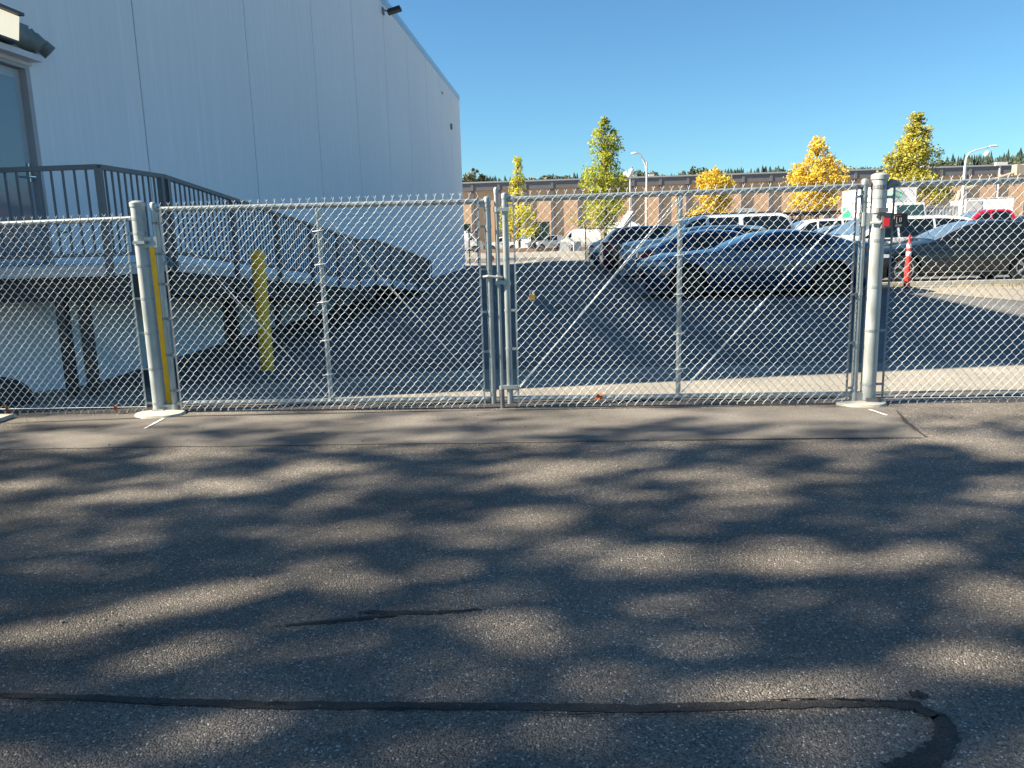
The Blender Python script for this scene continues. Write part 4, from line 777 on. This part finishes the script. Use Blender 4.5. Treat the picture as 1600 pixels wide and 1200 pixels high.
mb = MB(); arc = [[(xs_-0.002, 6.85-(rr_)*math.sin(q)*1.9, 1.35+(rr_)*math.cos(q)*1.12) for q in lin(0.25, math.pi/2, 10)] for rr_ in (1.75, 1.95)]
mb.add(arc[0]+arc[1], [(k, k+1, 12+k, 11+k) for k in range(10)]); mb.build('emblem_arc', M('emblem_grey', (0.35, 0.33, 0.3), 0.6), t)
mb = MB()
for (a, b, zz) in ((2.6, 1.0, 3.0), (2.4, 0.7, 2.72)):
    k = a
    while k > b: mb.box(xs_-0.004, xs_-0.001, k-0.16, k, zz, zz+0.09); k -= 0.24
mb.build('dark_lettering', M('dark_print', (0.03, 0.03, 0.03), 0.6), t)
mb = MB()
for a, b in zip([(-.55, 3.25), (-.25, 3.62), (0.12, 3.5), (0.05, 3.2)], [(-.25, 3.62), (0.12, 3.5), (0.05, 3.2), (-.55, 3.25)]):
    mb.tube([(a[0], -0.036, a[1]), (b[0], -0.036, b[1])], 0.035, 5)
mb.build('green_emblem', green, t)
t2 = box_truck('white box trailer body with a grey front panel, right of the grey container', 27.85, 55, 2.7, 6, 3.15, R(-16), cab=False)
mb = MB(); mb.box(-1.31, -0.45, -0.05, -0.032, 1.05, 3.05); mb.build('grey_panel', M('panel_grey', (0.33, 0.34, 0.35), 0.6), t2)
cont = empty('storage_container', (26.0, 58, 0.006), 0, 'low pale grey container standing behind the white crossover', 'container')
mb = MB()
for k in range(18): mb.box(-2.0+k*0.222, -2.0+k*0.222+0.12, -0.04, 0.0, 0.2, 2.7)
mb.box(-2.05, 2.05, 0.001, 2.4, 0.1, 2.8); mb.build('container_body', M('container_grey', (0.27, 0.29, 0.31), 0.6, var=0.08, vscale=1), cont)
mb = MB(); mb.box(-2.1, 2.1, -0.06, -0.001, 2.71, 2.86); mb.box(-2.1, 2.1, -0.06, -0.001, 0.05, 0.19); mb.build('frame', dark_galv, cont)
# boom lift
bm_m = M('beige_machine_paint', (0.36, 0.30, 0.23), 0.5, var=0.1, vscale=2)
bl = empty('boom_lift', (33.0, 70, 0), 0, 'beige telescopic boom lift raised in front of the building, at the right edge', 'boom lift')
def mk(mbf, nm, mat): 
    mb = MB(); mbf(mb); mb.build(nm, mat, bl)
mk(lambda m: (m.tube([(0, 0, 4.3), (2.6, 0, 5.15)], 0.17, 8), m.tube([(2.4, 0, 5.1), (5.0, 0, 5.9)], 0.12, 8)), 'boom', bm_m)
mk(lambda m: (m.box(4.2, 4.85, -0.4, 0.4, 5.45, 5.5), m.box(4.2, 4.24, -0.4, 0.4, 5.501, 6.3), m.box(4.81, 4.85, -0.4, 0.4, 5.501, 6.3), m.box(4.241, 4.809, -0.4, -0.36, 5.501, 6.25)), 'basket', bm_m)
mk(lambda m: (m.tube([(-1.0, 0, 0.9), (-0.4, 0, 2.6), (0, 0, 4.3)], 0.2, 8),), 'riser', bm_m)
mk(lambda m: (m.box(-2.2, 0.6, -1.0, 1.0, 0.5, 1.2),), 'chassis', bm_m)
for sx in (-1.8, 0.2):
    for sy in (-1, 1): MB().lathe([(0.2, -0.15), (0.45, -0.15), (0.45, 0.15), (0.2, 0.15)], (sx, sy*0.95, 0.45), 16, 'y').build('wheel', tyre_m, bl)
# inclined grey beam (loading plank) by the rear fence
mb = MB(); p, q = Vector((3.55, 60, 1.2)), Vector((4.95, 60.6, 3.1)); dd = q-p; mm = Matrix.Translation(p) @ dd.to_track_quat('X', 'Z').to_matrix().to_4x4()
mb.box(0, dd.length, -0.45, 0.45, -0.16, 0.16, mm); o_ = empty('tipped_loading_ramp', (3.4, 60, 0), 0, 'weathered grey slab tipped up at an angle beyond the rear fence', 'loading ramp')
bp_(mb, 'ramp_plate', M('weathered_grey', (0.30, 0.30, 0.30), 0.8, var=0.3, vscale=4), o_); mb = MB(); mb.tube([(3.0, 60, 0), (3.75, 60.2, 1.4)], 0.1, 8); mb.tube([(4.3, 60.4, 0), (4.0, 60.3, 1.7)], 0.1, 8); bp_(mb, 'support', dark_galv, o_)
# delineator post
dl = empty('delineator_post', (7.45, 17.90, gz(7.45, 17.90)), 0, 'thin red-orange delineator post with two white bands, before the charcoal sedan', 'traffic post')
orange = M('fluorescent_orange', (0.80, 0.035, 0.02), 0.5, var=0.05, vscale=3)
MB().lathe([(0.062, 0.0), (0.066, 0.03), (0.056, 0.45), (0.046, 0.95), (0.038, 1.0), (0.022, 1.03), (0.018, 1.10), (0.024, 1.12), (0.010, 1.17), (0.001, 1.172)], n=20).build('body', orange, dl, True)
for z0 in (0.72, 0.88): MB().lathe([(0.0545-0.005*(z0-.7)/.2, z0), (0.0525-0.005*(z0-.7)/.2, z0+0.095)], n=20).build('reflective_band', M('reflective_white', (0.78, 0.76, 0.76), 0.4), dl, True)
MB().lathe([(0.19, 0), (0.18, 0.03), (0.09, 0.05)], n=20).build('base', black, dl, True)
# weeds by the charcoal car
wm = leafmat('dry_grass', (0.14, 0.13, 0.03), (0.34, 0.28, 0.10), 4)
mb = MB()
for (cx_, cy_, nn_, sp_) in ((7.1, 18.3, 220, 0.35), (10.2, 17.9, 500, 1.6), (12.8, 17.9, 400, 1.4)):
    for k in range(nn_):
        x, y_ = cx_+random.gauss(0, sp_), cy_+random.gauss(0, 0.22); y_ = min(y_, 18.5); a = random.uniform(0, 6.28); h = random.uniform(0.03, 0.13); z = gz(x, y_); l_ = random.uniform(-0.05, 0.05)
        mb.add([(x-0.006*math.cos(a), y_-0.006*math.sin(a), z), (x+0.006*math.cos(a), y_+0.006*math.sin(a), z), (x+l_, y_+l_, z+h)], [(0, 1, 2)])
tag(mb.build('grass', wm), 'dry yellow grass tufts on the verge beside the charcoal sedan', 'grass', kind='stuff')
# ------------------------------------------------------------------ rear chain-link fence
def rear_fence(x0, x1, y, posts, label):
    e = empty('chain_link_fence', (x0, y, 0), 0, label, 'fence')
    for x in posts: mb = MB(); mb.tube([(x, y, -0.05), (x, y, 1.95)], 0.035, 8); bp_(mb, 'post', dark_galv, e)
    mb = MB(); mb.tube([(x0, y, 1.86), (x1, y, 1.86)], 0.024, 6); bp_(mb, 'top_rail', dark_galv, e)
    mb = MB(); s = 0.072; H_ = 1.75; k = x0-H_
    while k < x1:
        for sg in (1, -1):
            a0, a1 = (k, k+H_) if sg > 0 else (k+H_, k); za, zb_ = 0.08, 0.08+H_
            t0 = 0.0; t1 = 1.0
            lo_, hi_ = min(a0, a1), max(a0, a1)
            if hi_ > x0 and lo_ < x1:
                c0 = max(0, (x0-a0)/(a1-a0)) if sg > 0 else max(0, (x1-a0)/(a1-a0)); c1 = min(1, (x1-a0)/(a1-a0)) if sg > 0 else min(1, (x0-a0)/(a1-a0))
                if c1 > c0: mb.tube([(a0+(a1-a0)*c0, y, za+(zb_-za)*c0), (a0+(a1-a0)*c1, y, za+(zb_-za)*c1)], 0.0022, 3, False)
        k += s
    bp_(mb, 'wire_mesh', wire_m, e); return e
rear_fence(1.12, 26, 46.5, [1.12]+lin(4.1, 25.1, 7), 'rear chain-link fence running right behind the shaded row of cars')
mb = MB(); mb.ell((1.12, 46.5, 2.0), 0.07, 0.07, 0.07); o = mb.build('yellow_cap', yellow, smooth=True); tag(o, 'small yellow cap on the end post of the rear chain-link fence', 'post cap')
rear_fence(-5.9, -5.2, 46.8, [-5.72, -5.22], 'short open gate panel of the rear fence at the corner of the white building')
mb = MB(); mb.ell((0, 0, 0.22), 0.2, 0.2, 0.22, 14, 10); o = mb.build('orange_drum', M('orange_plastic', (0.45, 0.12, 0.03), 0.6), smooth=True); o.location = (-4.75, 50, 0); tag(o, 'small round orange-brown object on the sunny ground behind the corner gate panel', 'drum')
# ------------------------------------------------------------------ tan building
TY = 104.0; TZ = 8.7
stucco = M('tan_stucco', (0.63, 0.405, 0.25), 0.85, var=0.07, vscale=0.6)
fasc = M('grey_fascia', (0.15, 0.145, 0.16), 0.7, var=0.1, vscale=0.8)
tb = empty('tan_building', (-20, TY, 0), 0, 'long low tan building with grey pilasters and a dark roof band, across the background', 'building')
bays = [-1.72+3.443*k for k in range(-5, 22)]
wins_b = {2: (0.75, 3.05, 1.2, 3.42), 4: (0.7, 3.0, 1.2, 3.45)}
for k, x in enumerate(bays[:-1]):
    mb = MB()
    if k in (1, 4):
        a, b, c, d = (x+0.9, x+3.05, 1.0, 3.45)
        mb.box(x, a, TY, TY+0.4, 0, TZ-1.1); mb.box(b, x+3.443, TY, TY+0.4, 0, TZ-1.1); mb.box(a, b, TY, TY+0.4, 0, c); mb.box(a, b, TY, TY+0.4, d, TZ-1.1)
        bp_(mb, 'wall_bay', stucco, tb); mb = MB(); mb.box(a, b, TY+0.22, TY+0.26, c, d); wp = bp_(mb, 'window', M('green_grey_glass', (0.04, 0.085, 0.08), 0.1, spec=0.6), tb)
        mb = MB()
        for q_ in (0.0, 0.5, 1.0): mb.box(a+(b-a-0.06)*q_, a+(b-a-0.06)*q_+0.06, TY+0.18, TY+0.219, c, d)
        sub(mb, 'window_frame', fasc, wp)
    else: mb.box(x, x+3.443, TY, TY+0.4, 0, TZ-1.1); bp_(mb, 'wall_bay', stucco, tb)
for x in bays: mb = MB(); mb.box(x-0.20, x+0.20, TY-0.22, TY-0.001, 0, TZ-1.1); bp_(mb, 'pilaster', fasc, tb)
mb = MB(); mb.box(bays[0]-0.2, bays[-1]+0.2, TY-0.30, TY+0.41, TZ-1.098, TZ-0.15); bp_(mb, 'roof_band', fasc, tb)
for x in bays: mb = MB(); mb.box(x-0.16, x+0.16, TY-0.36, TY-0.301, TZ-1.098, TZ-0.16); bp_(mb, 'band_rib', M('rib_grey', (0.17, 0.165, 0.18), 0.6), tb)
mb = MB(); mb.box(bays[0]-0.3, bays[-1]+0.3, TY-0.42, TY+0.5, TZ-0.149, TZ+0.03); bp_(mb, 'roof_edge', M('roof_edge_metal', (0.42, 0.42, 0.44), 0.4, 0.3), tb)
mb = MB(); mb.box(bays[0], bays[-1], TY+0.402, TY+45, 0, TZ-0.2); bp_(mb, 'building_mass', stucco, tb)
for x, s in ((11.0, 0.7), (30.8, 0.6), (46, 0.8)): mb = MB(); mb.box(x, x+s, TY+4, TY+4.8, TZ-0.2, TZ+0.55); bp_(mb, 'roof_vent', M('vent_grey', (0.5, 0.5, 0.48), 0.6), tb)
sg = empty('wall_sign', (23.2, TY-0.05, 3), 0, 'pale blank board on the tan wall above the white SUV', 'sign')
mb = MB(); mb.box(21.6, 24.0, TY-0.42, TY-0.37, 2.9, 4.4); bp_(mb, 'board', M('pale_blue_board', (0.50, 0.55, 0.60), 0.5), sg)
mb = MB(); mb.box(21.9, 21.98, TY-0.36, TY-0.30, 0, 4.4); mb.box(23.6, 23.68, TY-0.36, TY-0.30, 0, 4.4); bp_(mb, 'support', dark_galv, sg)
# ------------------------------------------------------------------ street lights
pole_m = M('pale_pole', (0.55, 0.54, 0.53), 0.5, 0.2, var=0.06, vscale=4)
def pole(x, y, h, r, label, arm, group='light poles in the parking lot'):
    e = empty('street_lamp', (x, y, 0), 0, label, 'street lamp', group)
    MB().tube([(0, 0, 0), (0, 0, h)], [r, r*0.62], 12).build('pole', pole_m, e, True); arm(e, h, r); return e
def arm1(e, h, r):
    MB().tube([(0, 0, h-1.3), (-0.15, 0, h-0.2), (-0.6, 0, h+0.75), (-0.95, 0, h+0.95)], 0.07, 8).build('arm', pole_m, e, True); MB().tube([(0, 0, h-0.3), (-0.35, 0, h+0.3)], 0.05, 6).build('brace', pole_m, e)
    MB().ell((-1.2, 0, h+0.87), 0.34, 0.18, 0.12).build('lamp_head', white_trim, e, True)
pole(7.95, 80, 8.4, 0.13, 'tall pale pole with a curved arm to the left, between green and yellow trees', arm1)
def arm2(e, h, r):
    for (a, b, c, s) in ((-0.4, 0, 0.1, .23), (0.1, -.2, 0.3, .26), (0.42, 0, -0.05, .21), (-0.1, -.3, -.1, .23), (0.15, 0, 0.62, .09)): MB().ell((a, b, h+c), s, s, s*0.9, 10, 7).build('speaker_head', white_trim if s > .2 else dark_galv, e, True)
    MB().box(-0.5, 0.8, -0.05, 0.05, h-0.4, h-0.32).build('bracket', dark_galv, e)
pole(5.95, 75, 6.9, 0.10, 'slim pole topped by a cluster of white round heads, beside the tall green tree', arm2)
def arm3(e, h, r):
    MB().tube([(0, 0, h-0.05), (0.03, 0, h+0.45), (0.18, 0, h+0.72), (0.5, 0, h+0.86), (1.35, 0, h+1.06)], [0.07, 0.065, 0.055, 0.045, 0.035], 8).build('arm', pole_m, e, True)
    MB().ell((1.55, 0, h+1.08), 0.28, 0.12, 0.06).build('lamp_head', white_trim, e, True)
    MB().tube([(1.2, 0, h+1.0), (1.2, 0, h+0.78)], 0.03, 6).build('camera_stem', pole_m, e); MB().ell((1.18, 0, h+0.64), 0.16, 0.16, 0.17, 14, 10).build('camera_dome', white_trim, e, True)
pole(23.75, 50, 4.95, 0.13, 'pale lamp pole with long curved arm and a dome camera, at right', arm3)
def arm4(e, h, r): MB().box(-0.45, 0.6, -0.15, 0.15, h-0.02, h+0.28).build('lamp_head', white_trim, e)
pole(41.2, 80, 7.0, 0.12, 'short-looking pole with a flat box head near the right edge', arm4)
# ------------------------------------------------------------------ trees
def tree_leaves(mb, c, rad, n, s, cone=0.0):
    pass
def make_tree(name, label, x, y, h, zc0, wmax, shape, lm, nleaf, ls, cat='tree', group=None, trunk_r=0.14, seed=1, gaps=0.35, n_cl=90):
    rs = random.Random(seed); e = empty(name, (x, y, gz(x, y)), 0, label, cat, group); barkm = M('bark', (0.10, 0.075, 0.055), 0.9, var=0.25, vscale=5)
    tb_ = MB(); tb_.tube([(0, 0, -0.1), (0.05, 0, h*0.3), (-0.03, 0.03, h*0.6), (0, 0, h*0.93)], [trunk_r, trunk_r*0.8, trunk_r*0.5, 0.03], 8)
    cr = MB(); cl = []
    for i in range(n_cl):
        t = rs.random()**0.85; z = zc0+(h-zc0)*t; wv = wmax*shape(t)
        a = rs.uniform(0, 6.283); rr = wv*rs.random()**0.42*rs.uniform(0.7, 1.15); p = Vector((rr*math.cos(a), rr*math.sin(a), z+rs.uniform(-.2, .2))); cl.append((p, wv))
        if i % 3 == 0: b0 = Vector((0, 0, max(zc0*0.7, z-rr*0.9-0.2))); tb_.tube([b0, b0.lerp(p, 0.55)+Vector((0, 0, -0.05*rr)), p], [0.06, 0.036, 0.012], 5)
    for (p, wv) in cl:
        cr_ = rs.uniform(0.18, 0.50)*max(0.55, min(1.3, wv/1.6)); nn = int(nleaf/n_cl*rs.uniform(0.5, 1.5)*(cr_/0.35)**1.5*0.72)
        for _ in range(nn):
            d = Vector((rs.gauss(0, 1), rs.gauss(0, 1), rs.gauss(0, 0.8))); d = d.normalized()*cr_*rs.random()**0.6*1.55; q = p+d; a = Vector((rs.gauss(0, 1), rs.gauss(0, 1), rs.gauss(0, 1))).normalized(); b = a.orthogonal().normalized(); s = ls*rs.uniform(0.6, 1.35)
            cr.add([q-a*s*0.55, q+b*s*0.36, q+a*s*0.55, q-b*s*0.36], [(0, 1, 2, 3)])
    tb_.build('trunk', barkm, e, True); cr.build('crown', lm, e); return e
yg = leafmat('yellow_green_leaves', (0.30, 0.34, 0.03), (0.75, 0.64, 0.05), 0.7)
gold = leafmat('golden_leaves', (0.50, 0.34, 0.03), (0.78, 0.60, 0.09), 0.8)
gg1 = leafmat('green_leaves_turning', (0.09, 0.15, 0.03), (0.52, 0.52, 0.05), 0.5)
gg2 = leafmat('olive_green_leaves', (0.20, 0.22, 0.04), (0.58, 0.50, 0.08), 0.6)
TG = 'street trees in autumn colour before the tan building'
col_ = lambda t: (0.75+0.25*math.sin(t*5))*(1-t)**0.55*(0.6+0.4*min(1, t*6))+0.06
make_tree('broadleaf_tree', 'small thin-topped yellow-green tree just right of the gate centre', -4.95, 84, 9.7, 1.6, 2.5, lambda t: (0.62+0.38*math.cos(t*4.0-0.4))*(1-t)**0.6*0.95+0.10, yg, 5200, 0.20, 'tree', TG, 0.16, 3, n_cl=130)
make_tree('broadleaf_tree', 'tallest tree, slender green turning yellow, left of the lamp poles', 4.05, 84, 13.1, 2.0, 3.3, lambda t: (0.85*(1-t)**0.75+0.16+0.12*math.sin(t*17))*(0.75+0.25*min(1, t*5)), gg1, 11000, 0.21, 'tree', TG, 0.2, 5, n_cl=230)
make_tree('broadleaf_tree', 'short broad golden tree standing above the long white SUV', 15.2, 84, 7.8, 2.3, 3.4, lambda t: 0.95*(1-t)**0.42*(0.8+0.2*math.sin(9*t+1)), gold, 7500, 0.22, 'tree', TG, 0.16, 8, n_cl=160)
make_tree('broadleaf_tree', 'tall rounded golden-yellow tree left of the white box truck', 25.4, 84, 10.6, 2.8, 3.5, lambda t: (1.0-0.15*t)*(1-t**2.6)**0.8*(0.85+0.15*math.cos(12*t))+0.05 if t > 0.12 else 0.8, gold, 10000, 0.22, 'tree', TG, 0.2, 13, n_cl=190)
make_tree('broadleaf_tree', 'large pyramid-shaped olive-green tree right of the thick gate post', 34.9, 84, 12.4, 3.4, 4.1, lambda t: (1-t)**0.72*(0.9+0.13*math.sin(15*t))+0.05, gg2, 14000, 0.24, 'tree', TG, 0.24, 21, n_cl=240)
# far ridge wood and one clump on its own
con = leafmat('conifer_needles', (0.03, 0.055, 0.045), (0.07, 0.10, 0.07), 0.05, 0.1); dec = leafmat('far_broadleaf', (0.07, 0.09, 0.045), (0.18, 0.16, 0.07), 0.05, 0.1)
make_tree('broadleaf_tree', 'dark rounded tree rising over the far left end of the tan building', -18.3, 160, 15.2, 5, 4.6, lambda t: (1-t**2.5)**0.7, dec, 4200, 0.42, 'tree', None, 0.3, 31, n_cl=70)
def ridge_tree(mb, x, y, h, w_, conif, rs):
    z = gz(x, y)-1
    if conif:
        T = 6; n = 8
        for k in range(T):
            z0 = z+h*(0.08+0.92*k/T*0.95); z1 = z+h*min(1, (0.08+0.92*(k+1.9)/T)); r0 = w_*(1-k/T)**0.85*rs.uniform(0.8, 1.1)
            ph = rs.uniform(0, 6); base = [(x+r0*(1 if j % 2 else 0.55)*rs.uniform(.7, 1.15)*math.cos(ph+j*math.pi/n*1.0), y+r0*(1 if j % 2 else 0.55)*math.sin(ph+j*math.pi/n), z0-(0.12*r0 if j % 2 else -0.3*r0)) for j in range(2*n)]
            mb.add([(x, y, z1)]+base, [(0, 1+j, 1+(j+1) % (2*n)) for j in range(2*n)])
    else:
        for k in range(150):
            d = Vector((rs.gauss(0, 1), rs.gauss(0, 1), rs.gauss(0, 1))).normalized(); q = Vector((x, y, z+h*0.55))+Vector((d.x*w_, d.y*w_, d.z*h*0.45))*rs.uniform(0.5, 1.12); a = Vector((rs.gauss(0, 1), rs.gauss(0, 1), rs.gauss(0, 1))).normalized(); b = a.orthogonal().normalized(); s = w_*rs.uniform(.15, .28)
            mb.add([q-a*s, q-b*s*.7, q+a*s, q+b*s*.7], [(0, 1, 2, 3)])
rs = random.Random(5); mc = MB(); md = MB()
for i in range(1700):
    y_ = rs.uniform(430, 520); u = rs.uniform(-0.2, 0.69); x = u*y_; nz = noise.noise(Vector((x*0.035, 3, 0))); hk = 1+0.35*noise.noise(Vector((x*0.06, 8, 0)))
    if nz > 0.02: ridge_tree(mc, x, y_, hk*rs.uniform(6.5, 11.5), rs.uniform(2.2, 3.3), True, rs)
    elif rs.random() < 0.6: ridge_tree(md if rs.random() < .5 else mc, x, y_, hk*rs.uniform(5.5, 9.5), rs.uniform(2.4, 4.4), False, rs)
for i in range(120):                                   # olive fringe low on the slope
    y_ = rs.uniform(330, 420); x = rs.uniform(0.42, 0.69)*y_; ridge_tree(md, x, y_, rs.uniform(4, 6), rs.uniform(3, 5), False, rs)
tag(mc.build('forest', con), 'dark conifer wood along the far ridge above the tan roof', 'forest', kind='stuff'); tag(md.build('forest', dec), 'rounded olive broadleaf crowns among the conifers on the far ridge', 'forest', kind='stuff')
# ------------------------------------------------------------------ tall unseen tree at left; crown gaps shaped to cast the driveway's sun spots
SP = [(850, 735, 85, 20, 1), (800, 742, 40, 12, .9), (940, 722, 70, 8, .6), (1110, 748, 110, 15, .85), (1170, 768, 60, 16, .9), (1085, 745, 60, 8, .6), (980, 874, 110, 27, .97), (930, 882, 60, 14, .9), (1235, 872, 95, 30, 1), (1340, 884, 120, 18, .75), (1460, 872, 80, 22, .5), (818, 985, 85, 36, 1), (650, 888, 55, 20, .8), (190, 962, 70, 18, .75), (300, 940, 85, 22, .95), (410, 922, 80, 20, .9), (520, 905, 70, 18, .95), (560, 915, 60, 12, .8), (330, 1018, 80, 20, .6), (500, 1020, 60, 16, .5), (665, 1068, 80, 24, .7), (330, 1180, 110, 26, .6), (1300, 1066, 110, 20, .85), (1180, 1078, 90, 14, .7), (1400, 1060, 50, 16, .7), (1250, 1192, 90, 24, .7), (1590, 935, 60, 45, .95), (1520, 955, 60, 30, .7), (1585, 1035, 60, 32, .9), (575, 826, 50, 12, .8), (460, 835, 50, 8, .5), (75, 795, 75, 12, .8), (30, 760, 50, 10, .7), (120, 692, 60, 12, 1), (90, 680, 40, 10, .8), (270, 730, 90, 8, .6), (250, 752, 60, 10, .7), (350, 760, 100, 10, .9), (300, 715, 60, 7, .7), (330, 700, 100, 9, .7), (430, 745, 60, 8, .8), (495, 730, 60, 10, 1), (560, 735, 50, 8, .6), (470, 795, 40, 8, .6), (900, 658, 90, 12, .9), (960, 640, 90, 7, .9), (1260, 648, 110, 12, .95), (1150, 660, 50, 8, .5), (1040, 690, 80, 8, .7), (200, 655, 110, 8, .9), (620, 660, 90, 8, .9), (430, 655, 60, 6, .8), (700, 645, 50, 6, .9), (1500, 688, 90, 10, .95), (1400, 685, 60, 8, .7), (1570, 702, 60, 20, 1), (1440, 650, 80, 7, .9), (1330, 705, 70, 9, .7), (1250, 700, 60, 7, .6), (815, 812, 45, 10, .75), (745, 810, 40, 7, .5), (620, 755, 60, 8, .6), (730, 735, 30, 8, .6), (640, 700, 70, 7, .8), (760, 695, 50, 6, .7), (1560, 770, 60, 12, .7), (1180, 720, 50, 7, .6), (560, 700, 60, 7, .8), (60, 850, 50, 12, .45), (30, 990, 50, 16, .45), (1100, 815, 50, 8, .4), (930, 1055, 50, 12, .35), (520, 865, 40, 10, .35), (1500, 1010, 40, 10, .5), (100, 1100, 80, 14, .35), (760, 1150, 70, 14, .35), (20, 720, 40, 8, .6), (170, 770, 50, 8, .6)]
SG = []
for (cx_, cy_, rx_, ry_, it) in SP:
    g = ground_at(cx_, cy_); gx2 = ground_at(cx_+rx_, cy_); gy2 = ground_at(cx_, cy_+ry_); gy3 = ground_at(cx_, cy_-ry_)
    SG.append((g[0], (gy2[1]+gy3[1])/2, abs(gx2[0]-g[0]), abs(gy3[1]-gy2[1])/2, it))
def keep_prob(gx, gy):  # thins leaves whose sun ray lands in a wanted bright spot
    k = 1.0
    for (a, b, c, d, it) in SG:
        nr = gy < 3.6; q = ((gx-a)/(c*(0.74 if nr else 0.92)+0.02))**2+((gy-b)/(d*(0.72 if nr else 0.9)+(0.045 if nr else 0.06)))**2
        if q < 1: k = min(k, 1-it*(1-q*q*0.15))
    return k
sh = empty('broadleaf_tree', (-16.5, -3.6, 0), 0, 'tall unseen broadleaf tree left of the driveway, crown gaps shaped to dapple asphalt', 'tree')
rs = random.Random(77); cr = MB(); tk = MB()
tk.tube([(0, 0, -0.1), (0.2, 0.1, 4), (0.3, 0.3, 8), (0.2, 0.8, 12), (0, 1.5, 14.5)], [0.35, 0.3, 0.24, 0.14, 0.05], 10)
lc = []
for i in range(25000):
    gx, gy = rs.uniform(-7.5, 7.5), rs.uniform(-1.5, 6.9)
    t = rs.uniform(17, 25)
    nz = noise.noise(Vector((gx*1.1, gy*4.5, 2)))+0.5*noise.noise(Vector((gx*2.6, gy*9, 7)))
    if rs.random() < (0.62 if gy > 3.5 and gx < 0.6 else (0.40 if gy > 3.5 else 0.06))*sm(0.05, 0.45, nz): continue
    edge = 1.0 if gy < 5.2 else max(0.0, 1-(gy-5.2)/1.1)*0.9+0.0
    if gy > 5.0 and rs.random() > edge*0.8+0.10: continue
    if rs.random() > keep_prob(gx, gy): continue
    lc.append((Vector((gx, gy, 0))-sd*t))
off = Vector((16.5, 3.6, 0))
for p in lc:
    q = p+off
    for _ in range(3):
        c = q+Vector((rs.gauss(0, .035), rs.gauss(0, .03), rs.gauss(0, .035))); a = Vector((rs.gauss(0, 1), rs.gauss(0, 1), rs.gauss(0, 1))).normalized(); b = a.orthogonal().normalized(); s = rs.uniform(0.07, 0.14)
        cr.add([c-a*s*0.6, c+b*s*0.45, c+a*s*0.6, c-b*s*0.45], [(0, 1, 2, 3)])
for i in range(0, len(lc), 500):
    q = lc[i]+off; z0 = max(4.0, q.z-4.0); tk.tube([(0.25, 0.2, z0), Vector((0.25, 0.2, z0)).lerp(q, 0.6)+Vector((0, 0, 0.3)), q], [0.09, 0.05, 0.015], 6)
tk.build('trunk', M('bark', (0.1, 0.075, 0.055)), sh, True); cr.build('crown', gg1, sh)
